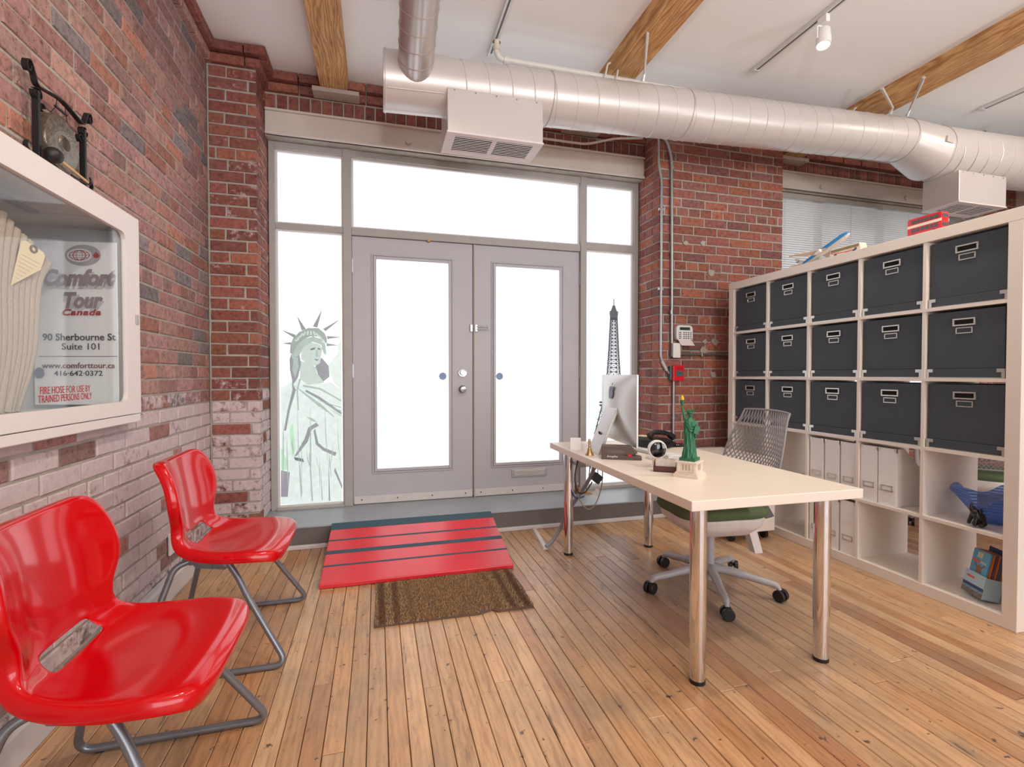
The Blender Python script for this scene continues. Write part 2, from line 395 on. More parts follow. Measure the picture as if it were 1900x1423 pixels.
PAL_P=[(140,88,76),(132,80,70),(146,94,78),(126,82,74),(138,86,78),(128,84,74)]
PAL_R=[(152,94,78),(142,90,80),(156,100,80),(134,92,86),(146,98,90),(136,94,84),(152,96,86),(140,88,76)]
CH=.0735; BL=.225
def brick_face(parent,P0,rot,L,z0,z1,depth,pal,white,hole=None,single=None,rowlock=None,proud=0,phase=0,hd=6,stretch=.965):
    """lay bricks over a face; local x runs along the face, -y points into the room"""
    R=Matrix.Rotation(rot,4,'Z'); base=Matrix.Translation(P0)@R; rest=[]; k=0; z=z0
    while z<z1-.02:
        h=min(CH,z1-z)
        if rowlock: bl=rowlock[0]; h=min(rowlock[1],z1-z); off=0
        else:
            header=(k+phase)%hd==3; bl=.1125 if header else BL; off=(.056 if header else (.1125 if k%2 else 0))+((k*37)%5)*.006
        u=-off
        while u<L-.004:
            a=max(u,0); b=min(u+bl,L)
            if L-b<.03: b=L
            u+=bl if b<L else 9
            if b-a<.022: continue
            a2=a-.0047 if a<=0 else a; b2=b+.0047 if b>=L-1e-6 else b; l=b2-a2-.0095; zc=z+h/2; uc=(a2+b2)/2
            if hole and hole(a,b,z,z+h): continue
            M4=base@Matrix.Translation((uc+random.uniform(-.001,.001),-proud+random.uniform(-.0022,.0022),zc+random.uniform(-.001,.001)))
            t=random.choice(pal); f=random.uniform(.9,1.1); wv=white(uc,zc) if white else 0
            if random.random()<.12 and wv>.2: wv=.05
            c=srgb(*(min(255,q*f) for q in t))[:3]+(max(0,min(1,wv+random.uniform(-.07,.07))),)
            me=brick_mesh(l,h-.0095,depth+proud)
            wp=M4.translation
            if single is None or single(wp): inst('brick',me,parent,M4,c)
            else: rest.append((me,M4,c))
        z+=h; k+=1
    return rest
# --- left wall
NY0,NY1,NZ0,NZ1,NX=1.40,2.405,.985,1.725,-1.45      # niche of the hose cabinet
WX=-1.03
m=MB(); xa,xb=-1.52,WX-.0045
m.box(xa,xb,-4.5,NY0,0,3.215).box(xa,xb,NY1,3.95,0,3.215).box(xa,xb,NY0,NY1,0,NZ0).box(xa,xb,NY0,NY1,NZ1,3.215).box(xa,NX,NY0,NY1,NZ0,NZ1)
wall_left=structure(m.build('wall_left',MORTAR),'long exposed brick wall with flaking whitewash low down')
hole=lambda a,b,z,zz:(a+.3<NY1-.01 and b+.3>NY0+.01 and z<NZ1-.005 and zz>NZ0+.005)
wl=lambda u,z: .08 if z>1.06 else (.40 if z>.95 else (.62 if z>.25 else .52))
rest=brick_face(wall_left,(WX,.3,0),PI/2,3.2,0,3.087,.03,PAL_L,wl,hole,lambda p:p.y>1.62)
rest+=brick_face(wall_left,(WX,.3,3.087),PI/2,3.2,0,.066,.03,PAL_L,None,None,lambda p:p.y>1.9,proud=.032)
rest+=brick_face(wall_left,(WX,.3,3.150),PI/2,3.2,0,.066,.03,PAL_R,None,None,lambda p:p.y>1.9,proud=.066)
joined('brick_field',rest,BRICKJ,wall_left)
# niche lining (dull grey metal)
structure(MB().box(NX,NX+.004,NY0,NY1,NZ0,NZ1).box(NX,WX,NY0,NY0+.004,NZ0,NZ1).box(NX,WX,NY1-.004,NY1,NZ0,NZ1).box(NX,WX,NY0,NY1,NZ1-.004,NZ1).box(NX,WX,NY0,NY1,NZ0,NZ0+.004)
   .build('niche_lining',M('grey_enamel',(206,206,206),.55,var=.08,scale=4),wall_left))
# --- corner pilaster
px0,px1,PF=WX,-.745,3.5
wall_corner=structure(MB().box(px0,px1-.0045,PF+.0045,3.98,0,3.215).build('wall_corner',MORTAR),'brick corner pilaster with flaking white paint')
wp_=lambda u,z: (.28 if z>1.5 else .24) if z>1.12 else (.34 if z>.98 else .52)
brick_face(wall_corner,(px0+.01,PF,0),0,px1-px0-.01,0,3.087,.10,PAL_P,wp_,hd=40,phase=9)
brick_face(wall_corner,(px1,PF+.112,0),PI/2,.23,0,3.087,.06,PAL_P,lambda u,z:.27 if z>1.25 else (.36 if z>1.05 else .58),hd=40,phase=9)
brick_face(wall_corner,(px0,PF,3.087),0,px1-px0+.03,0,.066,.10,PAL_R,None,proud=.032)
brick_face(wall_corner,(px0,PF,3.150),0,px1-px0+.066,0,.066,.10,PAL_P,None,proud=.066)
brick_face(wall_corner,(px1,PF,3.087),PI/2,.24,0,.066,.06,PAL_R,None,proud=.032)
brick_face(wall_corner,(px1,PF,3.150),PI/2,.24,0,.066,.06,PAL_P,None,proud=.066)
# --- spandrel above the entrance
SX0,SX1,SF=-.745,2.206,3.742
wall_back=structure(MB().box(SX0,SX1,SF+.005,3.98,2.79,3.215).build('wall_back',MORTAR),'brick spandrel over the entrance lintel')
brick_face(wall_back,(SX0,SF,2.972),0,SX1-SX0,0,.114,.05,PAL_P,None,rowlock=(.074,.114))
brick_face(wall_back,(SX0,SF,3.087),0,SX1-SX0,0,.066,.05,PAL_P,None,proud=.032)
brick_face(wall_back,(SX0,SF,3.150),0,SX1-SX0,0,.066,.05,PAL_P,None,proud=.066)
# --- pier between the entrance and the second window
RX0,RX1=2.206,3.43
wall_pier=structure(MB().box(RX0+.0045,RX1-.0045,PF+.0045,3.98,0,3.215).build('wall_pier',MORTAR),'broad red brick pier with conduits')
rest=brick_face(wall_pier,(RX0,PF,0),0,RX1-RX0,0,3.215,.10,PAL_R,lambda u,z:.12,single=lambda p:p.z>.5)
rest+=brick_face(wall_pier,(RX0,3.82,0),-PI/2,.21,0,3.087,.06,PAL_R,lambda u,z:.2,single=lambda p:p.z>.5,hd=40,phase=9)
joined('brick_field',rest,BRICKJ,wall_pier)
# grout smears on the pier face
for x,z,r in ((2.64,1.40,.026),(2.74,1.40,.035),(2.63,1.33,.036),(2.73,1.125,.032),(2.70,1.98,.035),(2.62,2.22,.028),(2.45,2.21,.024)):
    pts=[(x+r*random.uniform(.6,1.2)*math.cos(t*PI/5),z+r*random.uniform(.5,1.0)*math.sin(t*PI/5)) for t in range(10)]
    MB().prism(pts,PF-.006,PF+.004).build('grout_patch',MORTAR,wall_pier)
# --- wall round the second window
wall_window=structure(MB().box(RX1,6.4,SF+.007,3.98,2.85,3.215).box(RX1,6.4,3.60,3.98,0,.90).box(5.93,6.4,PF+.007,3.98,0,3.215).build('wall_window',MORTAR),'brickwork round the blind covered window')
rest=brick_face(wall_window,(5.93,PF,0),0,.46,0,3.215,.06,PAL_R,lambda u,z:.3,single=lambda p:p.z>2.2)
rest+=brick_face(wall_window,(5.93,3.82,0),-PI/2,.30,.9,3.087,.05,PAL_R,lambda u,z:.4,single=lambda p:p.z>2.2)
rest+=brick_face(wall_window,(RX1,3.593,0),0,2.5,0,.9,.05,PAL_R,None,single=lambda p:False)
brick_face(wall_window,(RX1,SF,3.03),0,2.5,0,.114,.05,PAL_P,None,rowlock=(.074,.114))
brick_face(wall_window,(RX1,SF,3.15),0,2.5,0,.066,.05,PAL_P,None,proud=.05)
joined('brick_field',rest,BRICKJ,wall_window)
# --- right side of the room (white drywall beyond the bookcase)
structure(MB().box(6.4,6.5,-1.5,3.98,0,3.35).build('wall_right',M('drywall',(224,218,210),.85,var=.012,scale=2)),'plain pale drywall')
# ================================================================== BASEBOARDS AND STEP
BASEM=M('baseboard_paint',(206,201,200),.45,var=.03,scale=8)
structure(MB().prism([(WX+.004,0),(-.995,0),(-.995,.098),(-1.003,.112),(WX+.004,.118)],-4.5,3.498,'y').build('baseboard_left',BASEM,bevel=.002),'white painted baseboard under the brick wall')
STEPM=M('step_grey_paint',(150,156,162),.38,var=.10,scale=7,bump=.1); STEPF=M('step_dark_face',(104,98,96),.6,var=.06,scale=8)
step=sroot('trim_1','grey painted concrete step below the entrance',(-.765,3.37,0))
MB().box(0,3.4,.004,.55,.0,.132).build('step_face',STEPF,step)
MB().box(-.004,3.404,0,.55,.132,.142).build('step_top',STEPM,step,bevel=.003)
structure(MB().box(-.77,2.62,3.350,3.372,0,.028).box(-.80,-.77,3.33,3.5,0,.06).build('baseboard_step',BASEM,bevel=.005),'thin white moulding at the foot of the grey step')
# ================================================================== LINTELS
def lintel(name,x0,x1,zt,zb,bolts,label):
    r=sroot(name,label)
    MB().box(x0,x1,3.732,3.745,zb,zt).build('web',LINTELM,r)
    MB().box(x0,x1,3.712,3.745,zt-.016,zt).build('top_flange',LINTELM,r,bevel=.004)
    MB().box(x0,x1,3.712,3.80,zb,zb+.016).build('bottom_flange',LINTELM,r,bevel=.004)
    MB().box(x0,x1,3.80,3.98,zb-.004,zb+.02).build('soffit_board',LINTELM,r,bevel=.003)
    for bx in bolts:
        Rm=Matrix.Rotation(random.uniform(0,1),3,'Y')
        MB().cb((bx,3.724,(zt+zb)/2-.03),(.03,.018,.03),Rm).build('bolt',LINTELM,r,bevel=.002)
    return r
lintel('trim_2',-.742,2.203,2.972,2.795,(.231,1.194),'pale painted steel lintel over the entrance')
lintel('trim_3',3.435,5.93,3.03,2.865,(4.10,5.18),'pale painted steel lintel over the blind covered window')
# ================================================================== ENTRANCE WINDOW WALL
PANEM=pane_mat('frosted_pane',(246,249,255),PANE)
win=sroot('window_1','frosted glass screen round the entrance doors')
FY0,FY1=3.822,3.92; zb=.142
def member(n,x0,x1,z0,z1,y0=FY0): return MB().box(x0,x1,y0,FY1,z0,z1).build(n,FRAMEM,win,bevel=.003)
member('jamb',-.742,-.700,zb,2.79); member('jamb',2.162,2.203,zb,2.79)
member('mullion',-.240,-.180,zb,2.79,3.812); member('mullion',1.657,1.712,zb,2.79,3.812)
member('head_rail',-.70,2.162,2.742,2.79)
member('transom',-.70,-.24,2.176,2.216); member('transom',-.18,1.657,2.165,2.222); member('transom',1.712,2.162,2.188,2.245)
member('sill',-.70,-.24,zb,.158,3.80); member('sill',1.712,2.162,zb,.172,3.80)
panes=[(-.70,-.24,.158,2.176),(-.70,-.24,2.216,2.742),(-.18,1.657,2.222,2.742),(1.712,2.162,2.245,2.742),(1.712,2.162,.172,2.188)]
BEADM=M('bead_paint',(214,210,208),.5,var=.02)
for x0,x1,z0,z1 in panes:
    MB().box(x0,x1,3.866,3.872,z0,z1).build('pane',PANEM,win)
    b=.013; MB().box(x0,x0+b,3.845,3.866,z0,z1).box(x1-b,x1,3.845,3.866,z0,z1).box(x0+b,x1-b,3.845,3.866,z1-b,z1).box(x0+b,x1-b,3.845,3.866,z0,z0+b).build('glazing_bead',BEADM,win)
# backlit prints stuck on the side panes
PR={'spike':(150,152,150),'crown':(160,172,166),'robe':(228,240,235),'face':(200,214,207),'shade':(152,156,160),'mid':(176,194,186),'dark':(120,126,126),'violet':(158,152,162),'green':(190,232,198)}
PRINT=[('spike',[(-0.676,1.453),(-0.576,1.418),(-0.585,1.393)]),('spike',[(-0.568,1.56),(-0.507,1.462),(-0.535,1.449)]),('spike',[(-0.392,1.614),(-0.427,1.474),(-0.459,1.481)]),('spike',[(-0.261,1.546),(-0.371,1.447),(-0.389,1.465)]),('spike',[(-0.258,1.407),(-0.358,1.39),(-0.361,1.414)]),('spike',[(-0.675,1.353),(-0.608,1.363),(-0.608,1.344)]),('spike',[(-0.279,1.346),(-0.364,1.337),(-0.364,1.36)]),('robe',[(-0.679,1.029),(-0.604,1.08),(-0.541,1.103),(-0.409,1.057),(-0.338,1.072),(-0.26,1.01),(-0.26,0.166),(-0.686,0.174)]),('robe',[(-0.258,1.38),(-0.26,1.01),(-0.309,1.057),(-0.358,1.163),(-0.351,1.193),(-0.329,1.231),(-0.286,1.285),(-0.286,1.353)]),('shade',[(-0.443,1.185),(-0.4,1.253),(-0.351,1.193),(-0.344,1.11),(-0.409,1.057),(-0.429,1.14)]),('face',[(-0.554,1.23),(-0.492,1.215),(-0.443,1.185),(-0.429,1.133),(-0.38,1.065),(-0.493,1.05),(-0.548,1.095)]),('shade',[(-0.602,1.296),(-0.554,1.297),(-0.541,1.207),(-0.562,1.103),(-0.597,1.051),(-0.617,1.162),(-0.619,1.237)]),('mid',[(-0.591,1.252),(-0.561,1.252),(-0.559,1.177),(-0.583,1.103),(-0.6,1.162)]),('face',[(-0.54,1.327),(-0.47,1.365),(-0.407,1.348),(-0.393,1.314),(-0.405,1.253),(-0.41,1.211),(-0.443,1.19),(-0.485,1.202),(-0.54,1.237)]),('mid',[(-0.574,1.334),(-0.525,1.387),(-0.456,1.408),(-0.392,1.389),(-0.371,1.344),(-0.365,1.269),(-0.385,1.284),(-0.403,1.348),(-0.463,1.368),(-0.526,1.327),(-0.547,1.274),(-0.595,1.237),(-0.609,1.274)]),('crown',[(-0.616,1.281),(-0.613,1.34),(-0.594,1.393),(-0.553,1.438),(-0.49,1.47),(-0.42,1.471),(-0.378,1.435),(-0.361,1.397),(-0.361,1.352),(-0.375,1.367),(-0.392,1.392),(-0.42,1.408),(-0.477,1.407),(-0.525,1.384),(-0.56,1.346),(-0.581,1.311),(-0.595,1.278)]),('dark',[(-0.477,1.317),(-0.442,1.328),(-0.446,1.312),(-0.474,1.304)]),('dark',[(-0.427,1.325),(-0.407,1.32),(-0.411,1.308),(-0.425,1.313)]),('mid',[(-0.437,1.31),(-0.43,1.307),(-0.421,1.265),(-0.441,1.256)]),('dark',[(-0.453,1.241),(-0.417,1.238),(-0.433,1.228)]),('shade',[(-0.604,1.073),(-0.577,1.013),(-0.619,0.865),(-0.645,0.716),(-0.661,0.717),(-0.635,0.865),(-0.6,1.013)]),('shade',[(-0.507,1.013),(-0.423,0.967),(-0.339,0.905),(-0.261,0.842),(-0.262,0.824),(-0.346,0.887),(-0.431,0.949),(-0.514,1.001)]),('mid',[(-0.528,1.05),(-0.409,1.027),(-0.261,0.934),(-0.261,0.922),(-0.412,1.013),(-0.531,1.038)]),('mid',[(-0.541,1.095),(-0.563,1.013),(-0.557,0.863),(-0.567,0.864),(-0.574,1.013),(-0.554,1.095)]),('shade',[(-0.439,0.77),(-0.495,0.734),(-0.521,0.652),(-0.594,0.52),(-0.572,0.531),(-0.5,0.629),(-0.47,0.718),(-0.422,0.747)]),('shade',[(-0.446,0.725),(-0.426,0.619),(-0.384,0.579),(-0.298,0.54),(-0.31,0.515),(-0.394,0.56),(-0.443,0.607),(-0.459,0.71)]),('dark',[(-0.594,0.52),(-0.532,0.505),(-0.525,0.479),(-0.587,0.497)]),('violet',[(-0.682,0.427),(-0.622,0.409),(-0.638,0.23),(-0.684,0.233)]),('mid',[(-0.553,0.473),(-0.538,0.261),(-0.547,0.194),(-0.56,0.413)]),('mid',[(-0.483,0.56),(-0.465,0.188),(-0.475,0.189),(-0.491,0.53)]),('shade',[(-0.355,0.509),(-0.345,0.18),(-0.356,0.181)]),('shade',[(-0.31,0.43),(-0.259,0.289),(-0.259,0.262),(-0.316,0.4)]),('mid',[(-0.413,0.481),(-0.397,0.191),(-0.406,0.192)]),('green',[(-0.599,0.775),(-0.584,0.594),(-0.605,0.506),(-0.623,0.716)]),('green',[(-0.681,0.598),(-0.642,0.507),(-0.636,0.425),(-0.682,0.435)]),('mid',[(-0.509,0.817),(-0.464,0.801),(-0.432,0.773),(-0.47,0.783)])]
for i in range(13):      # drapery lines of the printed robe
    x=-.665+i*.031+random.uniform(-.008,.008); z0_=random.uniform(.25,.55); z1_=random.uniform(.72,1.0) if i%3==0 else random.uniform(.45,.70); w_=random.uniform(.002,.0055); s_=random.uniform(-.03,.03)
    PRINT.append(('mid',[(x,z1_),(x+w_+s_*.3,(z0_+z1_)/2),(x+s_+w_*.4,z0_),(x+s_,z0_),(x+s_*.3-w_,(z0_+z1_)/2)]))
for i in range(6):
    x=-.60+i*.05; z=1.04-i*.035+random.uniform(-.02,.02); PRINT.append(('mid',[(x,z),(x+.10,z-.075),(x+.19,z-.17),(x+.185,z-.172),(x+.09,z-.085)] if x+.19<-.262 else [(x,z),(-.263,z-.06),(-.263,z-.068)]))
for i,(k,poly) in enumerate(PRINT):
    me=pane_mat('print_'+k,PR[k],1.0,26,.74) if 'print_'+k not in MATS else MATS['print_'+k]; MATS['print_'+k]=me
    MB().prism(poly,3.8655-i*.0002,3.8659-i*.0002).build('print_'+{'spike':'crown_ray','robe':'robe','face':'face','crown':'crown'}.get(k,'fold'),me,win,recalc=True)
for t in range(11):           # windows of the crown
    a=.15+t*.075; X=-.478+.098*math.cos(PI*(1-a)); Z=1.335+.098*math.sin(PI*(1-a))
    Rm=Matrix.Rotation(-(PI/2-PI*(1-a)),4,'Y'); 
    MB().prism([(-.006,-.016),(.006,-.016),(.006,.016),(-.006,.016)],0,.0004,'y',Matrix.Translation((X,3.856,Z))@Rm).build('crown_opening',MATS['print_face'] if t%1==0 else None,win)
TW=pane_mat('print_tower',(112,116,122),.62,40,.8); tw=MB(); TX,TY=1.992,3.8652
def hwid(z):  # half width of the printed lattice tower
    pts=[(.20,.235),(.50,.205),(.66,.165),(.82,.12),(.90,.098),(1.126,.062),(1.35,.046),(1.62,.031),(1.66,.029)]
    for (a,wa),(b,wb) in zip(pts,pts[1:]):
        if z<=b: return wa+(wb-wa)*(z-a)/(b-a)
    return .029
def bar(x0,z0,x1,z1,w):
    d=Vector((x1-x0,z1-z0)); n=Vector((-d.y,d.x)).normalized()*w*.8
    tw.prism([(x0+n.x,z0+n.y),(x1+n.x,z1+n.y),(x1-n.x,z1-n.y),(x0-n.x,z0-n.y)],TY,TY+.0004)
zs=[.90]
while zs[-1]<1.60: zs.append(zs[-1]+max(.03,hwid(zs[-1])*.62))
for a,b in zip(zs,zs[1:]):
    wa,wb=hwid(a),hwid(b)
    for s in (-1,1):
        bar(TX+s*wa,a,TX+s*wb,b,.008); bar(TX+s*wa*.42,a,TX+s*wb*.42,b,.004)
        bar(TX+s*wa,a,TX+s*wb*.42,b,.004); bar(TX+s*wa*.42,a,TX+s*wb,b,.004)
    bar(TX-wb,b,TX+wb,b,.005); bar(TX-wa*.42,a,TX+wb*.42,b,.003); bar(TX+wa*.42,a,TX-wb*.42,b,.003)
tw.prism([(TX-.033,1.60),(TX+.033,1.60),(TX+.041,1.655),(TX+.041,1.68),(TX-.041,1.68),(TX-.041,1.655)],TY,TY+.0004)
tw.prism([(TX-.03,1.68),(TX+.03,1.68),(TX+.018,1.71),(TX+.012,1.73),(TX-.012,1.73),(TX-.018,1.71)],TY,TY+.0004); bar(TX,1.73,TX,1.785,.005)
for zz in (.86,.885): bar(TX-.135,zz,TX+.135,zz,.012)
for s in (-1,1):
    prevz=.20
    for q in range(11):
        a=.20+q*.06; b=a+.06; wa,wb=hwid(a),hwid(b); ia,ib=max(0,wa-.085+.004*q),max(0,wb-.085+.004*(q+1))
        if TX+s*wa>2.145: wa=wb=.15
        bar(TX+s*wa,a,TX+s*wb,b,.008); bar(TX+s*ia,a,TX+s*ib,b,.006); bar(TX+s*wa,a,TX+s*ib,b,.004); bar(TX+s*ia,a,TX+s*wb,b,.004); bar(TX+s*wa,b,TX+s*ib,b,.004)
tw.build('print_lattice_tower',TW,win)
# ================================================================== DOORS
def door(name,x0,x1,g0,g1,label,hinge_x,extras):
    r=sroot(name,label,(x0,3.843,.142)); wd=x1-x0; h=2.02; ga,gb=g0-x0,g1-x0; za,zc=.262,1.862
    MB().box(0,ga,0,.045,.01,h).box(gb,wd,0,.045,.01,h).box(ga,gb,0,.045,.01,za).box(ga,gb,0,.045,zc,h).build('panel',DOORM,r)
    MB().box(ga,gb,.02,.026,za,zc).build('pane',PANEM,r)
    fm=MB()
    for o,i,p in ((.034,.022,.009),(.018,-.004,.014)):
        fm.box(ga-o,ga-i,-p,.004,za-o,zc+o).box(gb+i,gb+o,-p,.004,za-o,zc+o).box(ga-i,gb+i,-p,.004,za-o,za-i).box(ga-i,gb+i,-p,.004,zc+i,zc+o)
    fm.build('glazing_frame',DOORM,r,bevel=.003)
    kp=MB().box(.004,wd-.004,-.008,.0,.004,.062).build('door_sweep',M('sweep_white',(206,200,198),.45),r,bevel=.002)
    for q in range(4): MB().cyl((.06+q*(wd-.12)/3,-.012,.036),(.06+q*(wd-.12)/3,-.006,.036),.005,n=8).build('screw',BLACKM,kp)
    for z in (.24,1.01,1.80):
        MB().cyl((hinge_x-x0,-.008,z-.05),(hinge_x-x0,-.008,z+.05),.006,n=8).box(hinge_x-x0-.012,hinge_x-x0+.012,-.003,.001,z-.05,z+.05).build('hinge',STEEL,r)
    extras(r,x0); return r
def ext_l(r,x0):
    for z,rr,pr in ((1.0,.034,.05),(.868,.030,.045)):
        MB().lathe([(.001,pr*.55),(rr*.55,pr*.55),(rr*.6,pr*.2),(rr,.012),(rr*1.05,0)],20,Matrix.Translation((.653-x0,0,z))@Matrix.Rotation(PI/2,4,'X')).build('deadbolt' if rr>.031 else 'knob',STEEL,r,smooth=35)
    k=MB().lathe([(.001,.062),(.022,.058),(.027,.045),(.018,.03),(.012,.0)],20,Matrix.Translation((.653-x0,0,.868))@Matrix.Rotation(PI/2,4,'X')).build('knob',STEEL,r,smooth=35)
    MB().cyl((.499-x0,.018,.971),(.499-x0,.0195,.971),.031,n=8).build('alarm_sticker',pane_mat('sticker_blue',(126,146,186),.5),r)
    MB().box(.555,.575,-.03,0,2.012,2.03).build('top_catch',M('brass',(150,112,60),.35,1),r)
def ext_r(r,x0):
    MB().box(1.06-x0,1.363-x0,-.006,0,.135,.205).build('mail_slot_plate',STEEL,r,bevel=.002); MB().box(1.075-x0,1.348-x0,-.011,-.004,.147,.195).build('mail_slot_flap',M('flap_steel',(188,182,176),.4,.7),r,bevel=.003)
    MB().cyl((.963-x0,.018,.97),(.963-x0,.0195,.97),.031,n=8).build('alarm_sticker',MATS.setdefault('sb',pane_mat('sticker_blue',(126,146,186),.5)),r)
    l=MB().box(.752-x0,.775-x0,-.016,0,1.325,1.385).build('swing_lock_base',STEEL,r,bevel=.003)
    MB().tube(fillet([(.765-x0,-.022,1.366),(.86-x0,-.03,1.366),(.86-x0,-.03,1.346),(.765-x0,-.022,1.346)],.01),.0045,8).build('swing_lock_arm',STEEL,l,smooth=50)
    MB().box(.006,.014,-.012,.03,.0,2.02).build('astragal',M('astragal_wood',(196,178,160),.6),r)
    MB().box(-.028,-.006,-.016,0,1.325,1.385).build('swing_lock_plate',STEEL,r,bevel=.003)
door('door_1',-.178,.735,-.007,.547,'left grey entrance door with deadbolt and tall frosted pane',-.184,ext_l)
door('door_2',.741,1.655,.922,1.48,'right grey entrance door with mail slot and tall frosted pane',1.66,ext_r)
structure(MB().box(-.178,1.655,3.90,3.91,.142,2.165).build('gap_shade',M('outside_shadow',(26,24,24),.9)),'dark sheet standing in for shade behind the entrance doors')  # dark sheet painted as the shade seen through the door gaps
# ================================================================== SECOND WINDOW WITH BLINDS
w2=sroot('window_2','wide window behind pale venetian blinds')
MB().box(3.43,3.47,3.84,3.95,.9,2.865).box(5.89,5.93,3.84,3.95,.9,2.865).box(3.47,5.89,3.84,3.95,.9,.95).box(3.47,5.89,3.84,3.95,2.80,2.865).box(4.20,4.24,3.84,3.95,.95,2.80).box(5.0,5.04,3.84,3.95,.95,2.80).build('frame',FRAMEM,w2,bevel=.003)
MB().box(3.47,5.89,3.90,3.906,.95,2.80).build('pane',pane_mat('day_pane',(232,240,250),1.1),w2)
bl=thing('venetian_blind','pale grey venetian blind filling the window behind the bookcase','blind',(4.68,3.79,2.80))
MB().box(-1.22,1.22,-.03,.03,-.002,.045).build('head_rail',M('headrail_paint',(170,164,156),.45),bl,bevel=.004)
slat=MB().surf(lambda u,v:((u-.5)*2.42,(v-.5)*.024,.0035*(1-(2*v-1)**2)-(v-.5)*.011),1,4).mesh('slat',M('blind_slat',(214,210,206),.5,var=.01),40)
for i in range(70): inst('slat',slat,bl,Matrix.Translation((0,0,-.02-i*.0215)))
for x in (-.95,-.15,.62): MB().box(x-.002,x+.002,-.0145,-.0135,-1.53,0).build('ladder_cord',M('cord_white',(200,196,190),.8),bl)
# ================================================================== CEILING BEAMS
def beam(x0,x1,label):
    t=thing('ceiling_beam',label,'beam',((x0+x1)/2,-.4,3.117))
    w=(x1-x0)/2; n=26; V=MB()
    def fn(u,v):
        y=-4.0+v*8.05; q=u*4; e=[(-w,.10),(-w+.006,0),(w-.006,0),(w,.10)]
        i=min(int(q*3/4),2); f=q*3/4-i; a,b=e[i],e[i+1]; wob=.003*math.sin(y*3.1+x0)+.002*math.sin(y*7.3)
        return (a[0]+(b[0]-a[0])*f+wob,y,a[1]+(b[1]-a[1])*f+wob*.5)
    V.surf(fn,3,n); V.box(-w+.01,w-.01,-4.0,4.05,.02,.098)
    V.build('timber',TIMBER,t)
    MB().box(-w-.05,w+.07,4.02,4.13,-.032,-.002).build('stone_pad',M('stone_pad',(182,170,158),.8,var=.08,scale=20,bump=.2),t,bevel=.004)
    return t
beam(-.375,-.185,'timber ceiling beam nearest the left brick wall, ending above the entrance')
beam(1.49,1.69,'timber ceiling beam above the white desk, second from the left brick wall')
beam(3.56,3.77,'timber ceiling beam running over the bookcase towards the right edge')
beam(5.62,5.84,'timber ceiling beam glimpsed at the far right behind the duct')
# ================================================================== DUCT
duct=thing('spiral_duct','long pale painted spiral duct hung below the ceiling across the entrance wall','duct',(0,2.9,2.8))
def ax(x):                       # centre line, local to the duct
    return Vector((x,-.021*x,.029*x))
R0,R1=.152,.195
def pipe(n,x0,x1,r0,r1,dz0=0,dz1=0,cap=False):
    a=ax(x0)+Vector((0,0,dz0)); b=ax(x1)+Vector((0,0,dz1))
    m=MB(); v=[]; k=48
    for p,r in ((a,r0),(b,r1)): v+=[p+Vector((0,math.cos(t*2*PI/k)*r,math.sin(t*2*PI/k)*r)) for t in range(k)]
    f=[(i,(i+1)%k,k+(i+1)%k,k+i) for i in range(k)]
    if cap: f+=[tuple(range(k)),tuple(range(k,2*k))]
    return m.add(v,f).build(n,DUCTM,duct,smooth=40)
pipe('main_run',.38,3.86,R0,R0); pipe('end_tee',.04,.40,R0+.007,R0+.007,0,0,True); pipe('reducer',3.86,4.12,R0,R1,0,-.075)
pipe('wide_run',4.12,6.39,R1,R1,-.075,-.10)
def seam(n,x0,x1,r,pitch,dz=0):
    pts=[]; k=int((x1-x0)/pitch*28)
    for i in range(k+1):
        x=x0+(x1-x0)*i/k; t=2*PI*(x-x0)/pitch; pts.append(ax(x)+Vector((0,math.cos(t)*r,math.sin(t)*r+dz)))
    MB().tube(pts,.0032,5).build(n,DUCTM,duct,smooth=60)
seam('spiral_seam',.42,3.84,R0,.135); seam('spiral_seam',4.16,6.3,R1,.13,-.085)
for x in (1.02,1.96,3.84): MB().tube([ax(x)+Vector((0,math.cos(t*PI/20)*(R0+.001),math.sin(t*PI/20)*(R0+.001))) for t in range(40)],.004,6,True).build('joint_band',M('joint_band',(186,176,170),.4,.3),duct,smooth=60)
MB().tube([ax(4.14)+Vector((0,math.cos(t*PI/20)*(R1+.001),math.sin(t*PI/20)*(R1+.001)-.075)) for t in range(40)],.004,6,True).build('joint_band',M('joint_band'),duct,smooth=60)
MB().tube([ax(.05)+Vector((0,math.cos(t*PI/20)*(R0+.008),math.sin(t*PI/20)*(R0+.008))) for t in range(40)],.004,6,True).build('end_rim',DUCTM,duct,smooth=60)
# branch that rises towards the room
bd=Vector((-.026,-1.03,.19)).normalized(); b0=ax(.215)+bd*.02
MB().tube(smooth_path([b0,b0+bd*.5,b0+bd*1.15,b0+bd*1.3+Vector((0,-.02,.05)),b0+bd*1.38+Vector((0,-.02,.22))],6),.094,28).build('branch',M('bare_duct',(198,190,186),.28,.6,var=.02,scale=4),duct,smooth=40)
for i in range(10):
    c=b0+bd*(.17+i*.105); u=bd.orthogonal().normalized(); w=bd.cross(u)
    MB().tube([c+(u*math.cos(t*PI/16)+w*math.sin(t*PI/16))*.0945+bd*(.02*math.sin(t*PI/16+.4)) for t in range(32)],.0028,5,True).build('branch_seam',MATS['bare_duct'],duct,smooth=60)
